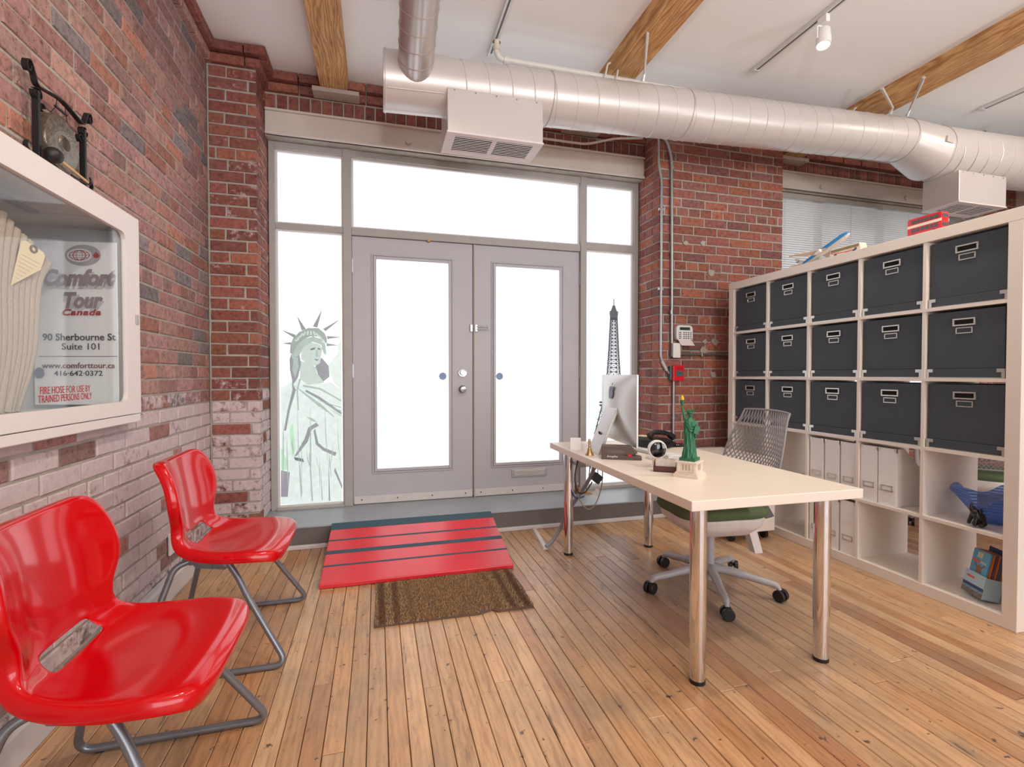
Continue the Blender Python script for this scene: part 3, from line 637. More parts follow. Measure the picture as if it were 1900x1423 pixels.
# diffuser boxes with louvres
def diffuser(x0,x1,y0,y1,z0,z1):
    d=MB().box(x0,x1,y0-2.9,y1-2.9,z0-2.8+.004,z1-2.8).build('diffuser_box',DUCTM,duct,bevel=.004)
    g=.028; a,b,c,e=x0+.05,x1-.05,y0-2.9+.035,y1-2.9-.045; zz=z0-2.8; mid=(a+b)/2
    MB().box(x0-.004,x1+.004,y0-2.904,c,zz-.004,zz+.006).box(x0-.004,x1+.004,e,y1-2.896,zz-.004,zz+.006).box(x0-.004,a,c,e,zz-.004,zz+.006).box(b,x1+.004,c,e,zz-.004,zz+.006).box(mid-.014,mid+.014,c,e,zz-.004,zz+.006).build('grille_frame',M('grille_white',(222,212,208),.4),d,bevel=.002)
    MB().box(a,b,c,e,zz-.0005,zz+.005).build('grille_dark',M('grille_dark',(40,36,38),.8),d)
    k=9
    for i in range(k):
        y=c+(i+.5)*(e-c)/k
        for xa,xb in ((a,mid-.014),(mid+.014,b)):
            MB().box(xa,xb,-.0032,.0032,-.0012,.0012,Matrix.Translation((0,y,zz-.003))@Matrix.Rotation(.25,4,'X')).build('louvre',MATS['grille_white'],d)
    for q in range(5): MB().ball((x0+.04+q*(x1-x0-.08)/4,y0-2.902,z1-2.8-.012),.004,8,5).build('screw',STEEL,d)
    return d
diffuser(.385,.95,2.745,3.01,2.488,2.735)
diffuser(4.21,4.72,2.645,2.90,2.425,2.66)
MB().tube([Vector((.06,-.1245,-.1015)),Vector((.37,-.131,-.092))],.003,6).build('tee_seam',MATS['joint_band'],duct)
def strap(x,yb): MB().tube([ax(x)+Vector((0,-.10,.125)),ax(x)+Vector((0,-.12,.16)),Vector((x*.94,yb-2.9,.325))],[.012,.007,.012],4).build('hanger_strap',DUCTM,duct)
strap(1.62,2.55); strap(3.78,2.45); strap(3.62,2.62)
MB().prism([(-.02,-.015),(.05,-.03),(.06,.02),(-.01,.03)],-.01,.012,'y',Matrix.Translation(ax(4.06)+Vector((0,-.185,-.06)))).build('sensor_flap',DUCTM,duct,bevel=.004)
# ================================================================== SPRINKLER PIPE
sp=thing('sprinkler_pipe','thin white pipe with brass valve running along the ceiling above the duct','pipe',(.72,2.96,3.08))
MB().tube(fillet([(0,.0,.13),(0,0,-.0),(5.5,-.02,.03)],.05),.017,12).build('pipe_run',M('pipe_white',(212,206,198),.4),sp,smooth=40)
MB().cyl((0,0,.05),(0,0,.085),.021,n=12).build('valve_body',M('valve_cream',(206,196,180),.4),sp,smooth=40)
for s in (-1,1): MB().ball((s*.016,0,.10),.010,10,6).build('valve_handle',M('brass'),sp,smooth=60)
MB().cyl((.045,0,0),(.085,0,0),.022,n=12).build('elbow_socket',MATS['pipe_white'],sp,smooth=40)
for x,h in ((.72,.06),(.80,.075),(2.78,.07),(2.9,.09)):
    MB().tube(fillet([(x,-.02,-.02),(x,-.04,.0),(x+.01,-.05,h),(x+.03,-.05,h+.01)],.01),.006,6).build('pipe_hook',MATS['pipe_white'],sp,smooth=50)
vw=MB().cyl((4.24,0,.02),(4.24,0,.10),.008,n=8).build('gate_valve_stem',M('dark_brass',(96,74,52),.4,.8),sp)
MB().tube([(4.24+.03*math.cos(t*PI/8),.03*math.sin(t*PI/8),.10) for t in range(16)],.006,6,True).build('gate_valve_wheel',MATS['dark_brass'],sp)
# ================================================================== TRACK LIGHTS
def track(x,y0,y1,label):
    t=thing('light_track',label,'track',(x,(y0+y1)/2,3.213)); h=(y1-y0)/2
    MB().box(-.018,.018,-h,h,-.022,0).build('rail',M('track_white',(214,214,212),.35,.2),t,bevel=.002)
    MB().box(-.005,.005,-h+.02,h-.02,-.0235,-.0215).build('slot',M('track_slot',(96,96,104),.6),t)
    MB().box(-.02,.02,h-.03,h+.004,-.026,.0).build('end_feed',M('track_white'),t,bevel=.002); return t
track(2.49,-.5,2.80,'white ceiling light track carrying the single spotlight')
track(.715,-.5,3.12,'white ceiling light track beside the rising branch duct'); track(4.56,-.5,2.73,'white ceiling light track at the far right over the bookcase')
def lamp(x,y,label,tgt,power):
    t=thing('track_spotlight',label,'lamp',(x,y,3.19)); d=(Vector(tgt)-Vector((x,y,3.07))).normalized()
    MB().box(-.014,.014,-.03,.03,-.045,0).build('adapter',WHITE,t,bevel=.003)
    MB().tube(fillet([(-.045,0,-.13),(-.045,0,-.06),(.045,0,-.06),(.045,0,-.13)],.012),.005,6).build('yoke',WHITE,t,smooth=50)
    c=Vector((0,0,-.125)); T=Matrix.Translation(c)@d.to_track_quat('-Z','Y').to_matrix().to_4x4()
    MB().lathe([(.001,.055),(.033,.055),(.036,.05),(.036,.005),(.039,.003),(.039,-.048),(.034,-.048),(.032,-.04)],24,T).build('lamp_head',WHITE,t,smooth=35)
    e,nt,b=newmat('lamp_glow'); b.inputs['Base Color'].default_value=(1,.9,.75,1); b.inputs['Emission Color'].default_value=(1,.9,.76,1); b.inputs['Emission Strength'].default_value=3
    MB().lathe([(.0005,-.043),(.033,-.043)],24,T).build('lamp_lens',e,t)
    p=Vector((x,y,3.065))+d*.056; spot('lamp_beam',p,Vector(tgt),power); return t
lamp(2.49,2.26,'white cylindrical spotlight hanging from the ceiling track',(2.1,1.9,.7),32)
lamp(2.49,1.35,'white spotlight on the ceiling track above the near desk legs, out of frame',(1.6,1.9,.5),70)
lamp(2.49,.2,'white spotlight on the ceiling track behind the photographer',(2.2,1.4,.4),45)
lamp(.715,.3,'white spotlight near the left wall behind the photographer',(.0,1.9,.3),80)
lamp(.715,1.4,'white spotlight on the ceiling track over the red chairs, out of frame',(-.9,2.2,1.0),55)
lamp(4.56,1.2,'white spotlight over the far side of the bookcase',(4.4,2.7,2.4),40)
def fill_uplighter(x,y,label,tgt,power):     # unseen uplighters added to brighten the ceiling
    t=thing('added_uplighter',label,'lamp',(x,y,0))
    MB().lathe([(.0005,.02),(.12,.018),(.13,0)],28).build('base',STEEL,t,smooth=40); MB().cyl((0,0,.015),(0,0,1.62),.012,n=14).build('pole',STEEL,t,smooth=40)
    MB().lathe([(.02,1.60),(.06,1.63),(.13,1.70),(.16,1.78),(.155,1.78),(.125,1.705),(.055,1.64),(.0005,1.63)],32).build('bowl_shade',WHITE,t,smooth=40)
    spot('ceiling_fill_beam',(x,y,1.80),tgt,power,2.5,1.0,(1,.97,.94),.12); return t
fill_uplighter(.1,-.9,'added unseen uplighter behind the photographer near the left wall',(.3,1.2,3.2),120)
fill_uplighter(2.1,-.9,'added unseen uplighter behind the photographer in mid room',(2.0,1.2,3.2),105)
fill_uplighter(4.3,-.2,'added unseen uplighter beyond the near end of the bookcase',(4.2,1.6,3.2),75)
# ================================================================== FIRE HOSE CABINET
cab=thing('fire_hose_cabinet','white metal fire hose cabinet with glass door set in the brick wall','cabinet',(-1.03,1.86,.925))
y0,y1,z0,z1=1.315-1.86,2.415-1.86,0,.858
gy0,gy1,gz0,gz1=1.415-1.86,2.300-1.86,.093,.767
CABM=M('cabinet_enamel',(226,218,214),.42,var=.012,scale=4)
def ring(o,i,xa,xb,n,mat,par,r=.03):
    k=5; inner=rrect(i[1]-i[0],i[3]-i[2],r,k,(i[0]+i[1])/2,(i[2]+i[3])/2); outer=rrect(o[1]-o[0],o[3]-o[2],.004,k,(o[0]+o[1])/2,(o[2]+o[3])/2)
    m=MB(); n_=len(inner); V=[]
    for x in (xb,xa):
        V+=[(x,)+p for p in outer]; V+=[(x,)+p for p in inner]
    F=[]
    for a in range(n_):
        b=(a+1)%n_; F+=[(a,b,n_+b,n_+a),(2*n_+a,3*n_+a,3*n_+b,2*n_+b),(a,2*n_+a,2*n_+b,b),(n_+a,n_+b,3*n_+b,3*n_+a)]
    return m.add(V,F).build(n,mat,par)
ring((y0,y1,z0,z1),(gy0-.04,gy1+.04,gz0-.04,gz1+.04),-.0,.045,'body_flange',CABM,cab,.01)
ring((y0+.006,y1-.006,.04,z1-.006),(gy0,gy1,gz0,gz1),.045,.062,'door_frame',CABM,cab,.035)
MB().box(.045,.060,y0+.006,y1-.006,.004,.036).build('lower_rail',CABM,cab,bevel=.002)
MB().box(.048,.051,gy0-.004,gy1+.004,gz0-.004,gz1+.004).build('glass_pane',glass_mat('clear_glass',(254,255,255),.8),cab)
MB().box(.062,.066,y1-.045,y1-.022,.41,.45).box(.066,.068,y1-.041,y1-.032,.415,.445).build('latch',M('latch_grey',(176,170,168),.4,.5),cab,bevel=.001)
RT=frame3((.0525,2.3-1.86-.52,.1),(0,1,0),(0,0,1))
for s,w,px,pz,hh in (('FIRE HOSE FOR USE BY',.265,1.787,1.066,.023),('TRAINED PERSONS ONLY',.282,1.778,1.040,.023)):
    text('warning_lettering',s,.03,INKR,cab,frame3((.0525,px-1.86,pz-.925),(0,1,0),(0,0,1)),width=w,font_h=hh)
# folded hose hanging in the niche
hose=thing('fire_hose','beige folded canvas fire hose hanging inside the glass cabinet','hose',(-1.10,1.70,1.0))
HOSEM=M('canvas_hose',(182,168,152),.9,var=.10,scale=160,bump=.6,bscale=300)
for i in range(22):
    y=-.27+i*.0295; top=.655-max(0,i-12)*.014-random.uniform(0,.012); sh=-.012*max(0,i-8)
    MB().tube([(random.uniform(-.006,.006),y+sh,.01),(.006,y+sh*.6,.2),(-.004,y+sh*.3,.42),(0,y,top-.02),(.0,y+.004,top)],[.016,.0165,.0165,.015,.007],7,cr=4).build('hose_fold',HOSEM,hose,smooth=60)
MB().box(-.012,.012,-.30,.30,.662,.672).build('hanging_pin_rail',STEEL,hose)
MB().tube([(.03,-.20+.05*math.cos(t*PI/10),.10+.09*math.sin(t*PI/10)) for t in range(20)],.013,8,True).build('valve_wheel',M('valve_red',(170,44,44),.4),hose,smooth=50)
tg=thing('inspection_tag','cream card inspection tag hung against the folded hose','tag',(-1.072,1.925,1.50))
TT=frame3((0,0,0),(.25,.97,0),(0,0,1))@Matrix.Rotation(-.28,4,'Z')
MB().prism([(-.042,.035),(-.030,.045),(.034,.040),(.042,.028),(.040,-.02),(-.036,-.115)],0,.001,'z',TT).build('card',CREAM,tg)
MB().tube([TT@Vector((.0+.010*math.cos(t*PI/8),.032+.010*math.sin(t*PI/8),.0014)) for t in range(16)],.004,5,True).build('eyelet',M('eyelet_brown',(112,88,72),.7),tg)
for i in range(8): MB().box(-.032+.0005*i,.032-.008*i,0,.0008,.0012,.0016,TT@Matrix.Translation((0,-.005-i*.013,0))).build('ruled_line',INKG,tg)
# added card facing the camera, in place of company lettering reflected in the glass
k=459.; ux,uy=cy,-sy
so=Vector((-1.0,2.297,1.1255)); sign=thing('reflected_sign','white card in the hose cabinet standing in for lettering reflected in its glass','sign',(so.x,so.y,.995))
zo=so.z-.995
def SP(px,py): return Vector(((px-233)/k*ux,(px-233)/k*uy,zo+(695-py)/k))
def ST(px,py,off): return frame3(SP(px,py)+Vector((-sy,-cy,0))*off,(ux,uy,0),(0,0,1))
TS=frame3((0,0,zo),(ux,uy,0),(0,0,1))
MB().prism([(-.335,.535),(0,.525),(0,-.12),(-.335,-.12)],-.003,0,'z',TS).build('card',M('sign_white',(250,250,250),.7,var=.008),sign)
for s,a,b,py,hh,mt,bo,sh in (('Comfort',99,231,531,.068,INKG,.0022,.25),('Tour',136,208,572,.066,INKG,.0022,.25),('Canada',133,204,586,.026,INKR,.002,.25),('90 Sherbourne St',96,230,632,.028,INKD,.0007,0),('Suite 101',131,200,649,.026,INKD,.0002,0),('www.comforttour.ca',94,228,683,.022,M('ink_maroon',(112,52,58),.7),.0005,0),('416·642·0372',116,205,697,.021,INKD,.0004,0)):
    text('lettering',s,.05,mt,sign,ST(a,py,.002),width=(b-a)/k,font_h=hh,bold=bo,shear=sh,space=1.12 if s=='Canada' else 1)
    if sh and hh>.05: text('lettering_halo',s,.05,INKH,sign,ST(a-2,py+2,.0012),width=(b-a+4)/k,font_h=hh+.010,bold=bo+.006,shear=sh)
MB().box(-.316,-.001,0,.002,.0005,.001,ST(233,662,.0)).build('rule_line',INKD,sign)
def disc(n,px,py,rx,ry,mt,off,inner=0,a0=0,a1=2*PI):
    m=MB(); T=ST(px,py,off); m.surf(lambda u,v:T@Vector(((inner+(1-inner)*v)*rx*math.cos(a0+(a1-a0)*u),(inner+(1-inner)*v)*ry*math.sin(a0+(a1-a0)*u),0)),36,1); return m.build(n,mt,sign)
disc('emblem_oval',172,477,.072,.042,M('emblem_grey',(178,174,178),.7),.0012); disc('emblem_field',166,477,.050,.027,PAPER,.0018); 
disc('emblem_ring',166,477,.041,.0205,INKR,.0022,.92)
for q in (.33,.66): disc('emblem_meridian',166,477,.041*q,.0205,INKR,.0022,.86)
for q in (-.5,0,.5): MB().box(-.041*math.sqrt(1-q*q),.041*math.sqrt(1-q*q),-.0007,.0007,.002,.0024,ST(166,477+q*9.4,0)).build('emblem_parallel',INKR,sign)
lf=[(0,.020),(.005,.011),(.012,.013),(.010,.005),(.018,.004),(.011,-.004),(.013,-.009),(.002,-.008),(0,-.016)]; lf=lf+[(-a,b) for a,b in lf[::-1][1:-1]]
MB().prism([(a*.85,b*.85) for a,b in lf],.002,.0024,'z',ST(197,478,0)).build('emblem_leaf',INKR,sign)
disc('round_sticker',90,692,.020,.022,M('sticker_grey',(128,128,146),.7,var=.1),.004)
# ================================================================== GONG
gong=thing('table_gong','small bronze gong hanging in a black scrolled iron stand on the hose cabinet','gong',(-.995,1.945,1.783))
def flat(pts,w,t,n,par=gong,mat=BLACKM):   # flat iron strip in the y-z plane
    P=smooth_path([Vector((0,)+p) for p in pts],5); m=MB(); V=[];F=[]
    for i,p in enumerate(P):
        d=(P[min(i+1,len(P)-1)]-P[max(i-1,0)]).normalized(); nn=Vector((0,-d.z,d.y))*t/2
        V+=[p+nn+Vector((w/2,0,0)),p+nn-Vector((w/2,0,0)),p-nn-Vector((w/2,0,0)),p-nn+Vector((w/2,0,0))]
    for i in range(len(P)-1):
        for j in range(4): F.append((4*i+j,4*i+(j+1)%4,4*i+4+(j+1)%4,4*i+4+j))
    F+=[(0,1,2,3),(len(V)-1,len(V)-2,len(V)-3,len(V)-4)]
    return m.add(V,F).build(n,mat,par)
for s in (-1,1):
    MB().box(-.009,.009,s*.122-.005,s*.122+.005,0,.205).build('post',BLACKM,gong,bevel=.001)
    flat([(s*.122,.012),(s*.155,.006),(s*.172,.02),(s*.165,.035)],.012,.004,'foot')
    flat([(s*.122+.016*math.cos(t*.7+1)*s,.196+.016*math.sin(t*.7+1)) for t in range(9)],.016,.002,'scroll')
    flat([(s*.10+.010*math.cos(t*.7),.165+.012*math.sin(t*.7)) for t in range(8)],.014,.002,'scroll')
flat([(-.150,.262),(-.158,.245),(-.168,.252),(-.166,.272),(-.150,.275),(-.135,.250),(-.118,.222),(-.06,.232),(0,.240),(.06,.232),(.118,.222),(.135,.250),(.150,.275),(.166,.272),(.168,.252),(.158,.245),(.150,.262)],.016,.004,'crossbar')
GT=Matrix.Translation((0,0,.098))@Matrix.Rotation(PI/2,4,'Y')
g=MB().lathe([(.0005,.014),(.022,.013),(.028,.008),(.060,.010),(.068,.007),(.078,.009),(.088,.004),(.091,-.004),(.089,-.024)],40,GT).build('gong_disc',M('hammered_bronze',(128,118,106),.34,.75,var=.30,scale=70,bump=.5,bscale=110),gong,smooth=40)
MB().lathe([(.0005,.0155),(.020,.0145),(.0215,.012)],20,GT).build('gong_boss',M('bronze_boss',(70,54,38),.45,.7,var=.4,scale=80),g,smooth=40)
MB().cyl((0,-.03,.207),(0,.03,.207),.004,n=8).build('hanger_bar',BLACKM,gong)
for s in (-1,1): MB().tube([(0,s*.026,.207),(-.004,s*.045,.178)],.0012,5).tube([(0,s*.02,.236),(0,s*.026,.207)],.0012,5).build('cord',BLACKM,gong)
ml=thing('gong_mallet','padded black mallet with wooden handle lying in front of the gong','mallet',(-.972,1.86,1.785))
MB().ball((0,0,.026),(.024,.028,.024),16,10).build('head',M('black_leather',(30,26,26),.5,var=.2),ml,smooth=60)
MB().cyl((.0,.02,.024),(.002,.18,.010),.006,.0045,10).build('handle',M('pale_wood',(206,170,122),.55,var=.08,scale=40),ml,smooth=40)
MB().tube([(0,.09,-.0),(0,.14,.002),(0,.19,.006),(0,.205,.02),(0,.198,.034)],.0032,6,cr=4).build('rest_hook',BLACKM,ml,smooth=50)
# ================================================================== PIER FITTINGS
c1=thing('conduit','slim steel conduit running down the pier edge to the red alarm','conduit',(2.215,3.482,1.20))
MB().tube(fillet([(-.03,.0,1.86),(-.03,0,1.62),(.0,0,1.5),(0,0,.06),(.045,0,-.03),(.085,0,-.07)],.06),.0095,10).build('tube',GALV,c1,smooth=50)
MB().cyl((.012,0,.035),(.055,0,-.04),.014,n=10).build('connector',M('connector_white',(206,206,204),.35,.5),c1,smooth=40)
for z in (1.26,.62): MB().box(-.022,.022,-.002,.014,z-.01,z+.01).build('clip',STEEL,c1,bevel=.002)
c2=thing('conduit','steel conduit dropping from the duct into the wall switch','conduit',(2.315,3.480,1.38))
MB().tube(fillet([(-.14,.0,1.66),(-.06,0,1.64),(-.012,0,1.50),(-.005,0,.7),(0,0,0)],.09),.012,10).build('tube',GALV,c2,smooth=50)
for z in (1.40,.24): MB().cyl((-.006,0,z),(-.006,0,z+.03),.0155,n=10).build('coupling',GALV,c2,smooth=40)
c3=thing('conduit','steel conduit running from the red alarm down behind the desk','conduit',(2.335,3.482,.10))
MB().tube([(0,0,0),(0,0,1.0)],.011,10).build('tube',GALV,c3,smooth=50); MB().cyl((0,0,.66),(0,0,.685),.0145,n=10).build('coupling',GALV,c3,smooth=40)
c4=thing('conduit','short level conduit from the wall switch towards the bookcase','conduit',(2.38,3.482,1.293))
MB().tube([(0,0,0),(.62,0,0)],.011,10).build('tube',M('conduit_grey',(126,130,132),.4,.7),c4,smooth=50); MB().box(.215,.235,-.013,.018,-.02,.016).build('clip',STEEL,c4,bevel=.002)
c5=thing('conduit','long thin conduit along the top of the entrance lintel','conduit',(1.1,3.70,2.985))
MB().tube(fillet([(-.05,0,.02),(.55,0,.02),(.80,-.02,.09),(1.05,-.03,.12)],.06),.010,8).build('tube',M('pipe_white'),c5,smooth=50)
kp=thing('alarm_keypad','white alarm keypad with its lid hanging open above the wall switch','keypad',(2.42,3.468,1.40))
MB().prism(rrect(.152,.125,.03,5,0,.066),-.012,.028).build('body',WHITE,kp,bevel=.003)
MB().box(-.048,.048,-.0135,-.011,.088,.112).build('display',M('lcd_dark',(52,66,70),.3),kp)
for r in range(4):
    for c in range(3): MB().box(-.014+c*.021,-.002+c*.021,-.0145,-.011,.018+r*.0155,.026+r*.0155).build('button',M('key_grey',(96,94,96),.6),kp)
    MB().box(-.056,-.034,-.0145,-.011,.018+r*.0155,.025+r*.0155).build('button',M('key_grey'),kp); MB().box(.050,.062,-.0145,-.011,.018+r*.0155,.025+r*.0155).build('button',M('key_grey'),kp)
MB().prism([(-.062,-.0),(.062,-.0),(.082,-.046),(-.042,-.046)],-.004,0,'y',Matrix.Translation((0,-.012,.004))@Matrix.Rotation(-.35,4,'X')).build('lid',M('lid_pinkish',(226,212,210),.5,var=.06,scale=120),kp,bevel=.001)
sw=thing('wall_switch','white rocker switch on a grey metal back box','switch',(2.342,3.455,1.325))
MB().box(-.040,.028,.006,.040,-.055,.052).build('back_box',M('box_grey',(120,126,130),.45,.5),sw,bevel=.004)
MB().box(-.031,.038,-.002,.006,-.062,.058).build('cover_plate',WHITE,sw,bevel=.003); MB().box(-.012,.018,-.006,0,-.028,.032).build('rocker',M('rocker_white',(236,232,228),.35),sw,bevel=.002)
fa=thing('fire_alarm_pull','red fire alarm call point on the brick pier','alarm',(2.345,3.45,1.14))
MB().box(-.055,.03,.008,.05,-.058,.055).build('back_box',M('alarm_teal',(76,118,116),.5,.3),fa,bevel=.004)
MB().box(-.045,.053,-.02,.008,-.066,.062).build('red_cover',M('alarm_red',(206,20,34),.35,coat=.2),fa,bevel=.004)
MB().box(-.022,.043,-.0235,-.018,-.028,.014).build('instruction_panel',M('alarm_panel',(60,96,100),.5,var=.25,scale=90),fa,bevel=.002)
for z in (.030,.036): MB().box(-.02,.04,-.0215,-.0195,z,z+.002).build('lettering_line',M('alarm_dark',(120,14,22),.5),fa)
MB().prism([(-.004,-.010),(.010,-.002),(.024,-.010),(.010,.006)],-.025,-.0225).build('arrow_mark',M('lcd_dark'),fa)
ol=thing('outlet_plate','small white outlet plate on the brick behind the farther red chair','outlet',(-1.028,2.86,.26))
MB().box(0,.012,-.035,.035,-.055,.055).build('plate',WHITE,ol,bevel=.003)
for z in (-.022,.022): MB().box(.011,.0135,-.014,.014,z-.014,z+.014).build('socket',M('rocker_white'),ol,bevel=.002)
# ================================================================== RED CHAIRS
def red_chair(loc,label):
    t=thing('red_shell_chair',label,'chair',loc,0,'red visitor chairs along the brick wall')
    # profile of the shell: x forward, z up, half width, sideways dish
    prof=[(-.204,.780,.160,.022),(-.202,.774,.188,.030),(-.199,.760,.199,.038),(-.192,.730,.206,.048),(-.183,.690,.214,.055),(-.175,.645,.221,.058),(-.168,.600,.216,.054),(-.160,.552,.188,.042),(-.152,.505,.184,.034),(-.136,.468,.196,.030),(-.105,.446,.208,.026),(-.060,.436,.222,.022),(-.005,.434,.234,.016),(.060,.438,.242,.008),(.125,.444,.243,.000),(.180,.446,.232,-.008),(.212,.441,.214,-.012),(.228,.433,.190,-.013),(.236,.428,.145,-.012)]
    P=smooth_path([Vector((a,b,c)) for a,b,c,_ in prof],2); D=[prof[0][3]]
    D=[]
    for i in range(len(prof)-1): D+=[prof[i][3],(prof[i][3]+prof[i+1][3])/2]
    D.append(prof[-1][3]); n=len(P); nu=12
    V=[];F=[]
    def nrm(i):
        a=P[max(i-1,0)]; b=P[min(i+1,n-1)]; d=Vector((b.x-a.x,b.y-a.y)).normalized(); return Vector((-d.y,0,d.x))
    NN=[]
    for i in range(n):
        nn=nrm(i)           # towards the sitter
        for j in range(nu+1):
            u=-1+2*j/nu; dish=D[i]*abs(u)**2.2; V.append(Vector((P[i].x,u*P[i].z,P[i].y))+nn*dish); NN.append(nn)
    G=lambda i,j:i*(nu+1)+j
    for i in range(n-1):
        for j in range(nu):
            if 17<=i<=19 and 3<=j<=8: continue       # the lumbar slot
            F.append((G(i,j),G(i,j+1),G(i+1,j+1),G(i+1,j)))
    loop=[G(0,j) for j in range(nu+1)]+[G(i,nu) for i in range(1,n)]+[G(n-1,j) for j in range(nu-1,-1,-1)]+[G(i,0) for i in range(n-2,0,-1)]
    k_=len(loop); r1=[];r2=[]; r3=[]
    for q_ in range(k_):
        p=V[loop[q_]]; tg_=(V[loop[(q_+1)%k_]]-V[loop[q_-1]]).normalized(); nn=NN[loop[q_]]; ou=nn.cross(tg_).normalized()
        ctr=V[G(n//2,nu//2)]
        mid=V[loop[q_]]-V[G(min(max(loop[q_]//(nu+1),3),n-4),nu//2)]
        if ou.dot(mid)<0: ou=-ou
        r1.append(p+ou*.007-nn*.006); r2.append(p+ou*.012-nn*.020); r3.append(p+ou*.013-nn*.038)
    o1=len(V); V+=r1; o2=len(V); V+=r2; o3=len(V); V+=r3
    for q_ in range(k_):
        w_=(q_+1)%k_; F+=[(loop[q_],loop[w_],o1+w_,o1+q_),(o1+q_,o1+w_,o2+w_,o2+q_),(o2+q_,o2+w_,o3+w_,o3+q_)]
    sh=MB().add(V,F).build('shell',REDP,t,smooth=180,solid=.006,sub=2)
    for s in (-1,1):
        fr=MB().tube(fillet([(-.13,s*.15,.400),(-.04,s*.165,.412),(.022,s*.185,.412),(.075,s*.205,.335),(.105,s*.222,.275),(.262,s*.285,.0115),(-.262,s*.285,.0115),(-.155,s*.17,.385),(-.10,s*.150,.402)],.055,7),.0115,12).build('sled_frame',TUBEG,t,smooth=50)
        MB().prism([(-.10,.408),(.012,.412),(.035,.375),(.020,.362),(-.08,.378)],s*.172,s*.178).build('side_bracket',TUBEG,t)
        MB().cyl((.028,s*.176,.388),(.028,s*.200,.388),.008,n=12).build('bolt',STEEL,t,smooth=40)
        for x in (-.20,.20): MB().box(x-.012,x+.012,s*.285-.007,s*.285+.007,0,.006).build('glide',BLACKP,t)
    MB().box(-.02,.03,-.19,.19,.375,.40).box(-.11,-.075,-.165,.165,.385,.408).build('cross_bar',TUBEG,t,bevel=.004)
    return t
red_chair((-.602,1.425,0),'glossy red plastic shell chair nearest the camera, cut by the left edge')
red_chair((-.600,2.300,0),'glossy red plastic shell chair farther back beside the entrance ramp')
# ================================================================== RAMP AND MAT
rampo=thing('entrance_ramp','red painted wooden ramp with dark anti slip strips up to the entrance step','ramp',(.228,2.697,0))
RED2=M('ramp_red',(214,48,58),.26,var=.06,scale=6,bump=.1); GRIP=M('grip_tape',(56,84,98),.8,var=.12,scale=120,bump=.4)
def rz(y): return .026+(.158-.026)*y/.645
hw=.528
MB().add([(-hw,0,.002),(hw,0,.002),(hw+.012,.645,.145),(-hw+.012,.645,.145),(-hw,0,.026),(hw,0,.026),(hw+.012,.645,.158),(-hw+.012,.645,.158)],[(0,3,2,1),(4,5,6,7),(0,1,5,4),(1,2,6,5),(2,3,7,6),(3,0,4,7)]).build('deck',RED2,rampo,bevel=.004)
for s in (-1,1): MB().prism([(.02,0),(.62,0),(.62,.13),(.02,.006)],s*.48-.02,s*.48+.02,'x').build('bearer',RED2,rampo)
for a,b in ((.158,.172),(.283,.318),(.425,.440),(.560,.645)):
    d=.012*a/.645
    MB().add([(-hw+d,a,rz(a)+.0012),(hw+d,a,rz(a)+.0012),(hw+d,b,rz(b)+.0012),(-hw+d,b,rz(b)+.0012),(-hw+d,a,rz(a)-.001),(hw+d,a,rz(a)-.001),(hw+d,b,rz(b)-.001),(-hw+d,b,rz(b)-.001)],[(0,1,2,3),(4,7,6,5),(0,4,5,1),(1,5,6,2),(2,6,7,3),(3,7,4,0)]).build('grip_strip',GRIP,rampo)
mat_=thing('door_mat','brown bristle door mat with faded stripes lying at the foot of the ramp','mat',(.355,2.44,0))
def mat_shader():
    m,nt,b=newmat('coir'); L=nt.links.new; tc=N(nt,'ShaderNodeTexCoord'); sp_=N(nt,'ShaderNodeSeparateXYZ'); L(tc.outputs['Object'],sp_.inputs[0])
    w=N(nt,'ShaderNodeTexWave',bands_direction='X',i={'Scale':4.6,'Distortion':.6,'Detail':2}); L(tc.outputs['Object'],w.inputs['Vector'])
    ax_=math_(nt,'ABSOLUTE',sp_.outputs[0]); e=math_(nt,'MULTIPLY',math_(nt,'SUBTRACT',ax_,.16),7,True)
    st=ramp_out(nt,w.outputs['Fac'],[(.2,srgb(132,96,80)),(.5,srgb(168,138,102)),(.75,srgb(172,158,136)),(1,srgb(186,156,114))])
    n=N(nt,'ShaderNodeTexNoise',i={'Scale':160,'Detail':4}); L(tc.outputs['Object'],n.inputs['Vector'])
    c=mixc(nt,srgb(176,144,106),st,e); c=mixc(nt,c,ramp_out(nt,n.outputs['Fac'],[(.3,(.6,.58,.56)),(.6,(1.2,1.15,1.1))]),.9,'MULTIPLY'); L(c,b.inputs['Base Color']); b.inputs['Roughness'].default_value=1; b.inputs['Specular IOR Level'].default_value=.05
    return m
COIR=mat_shader(); m=MB()
out=[(-.375,-.215),(.10,-.225),(.165,-.20),(.19,-.225),(.365,-.225),(.378,.0),(.372,.225),(-.10,.238),(-.13,.23),(-.36,.235)]
MB().prism(out,0,.008,'z').build('backing',M('mat_backing',(96,76,64),.9),mat_)
tri=MB()
for i in range(15000):          # bristles
    x=random.uniform(-.37,.372); y=random.uniform(-.218,.232)
    if .10<x<.19 and y<-.20: continue
    a=random.uniform(0,PI); h=random.uniform(.014,.021); w=.0022; dx,dy=math.cos(a)*w,math.sin(a)*w; tx,ty=random.uniform(-.004,.004),random.uniform(-.004,.004)
    tri.add([(x-dx,y-dy,.007),(x+dx,y+dy,.007),(x+tx,y+ty,h)],[(0,1,2)])
o=tri.build('bristles',COIR,mat_,recalc=False); o['kind']='stuff'
wd=thing('door_wedge','small wooden wedge on the grey step under the right door','wedge',(1.60,3.72,.142))
MB().prism([(0,0),(.12,0),(0,.05)],-.02,.02,'y',Matrix.Rotation(-.35,4,'Z')).build('wedge',M('wedge_wood',(176,122,66),.6,var=.08),wd); MB().box(-.03,-.012,-.03,.012,0,.075).build('stop_block',M('stop_brown',(120,74,50),.6),wd,bevel=.003)
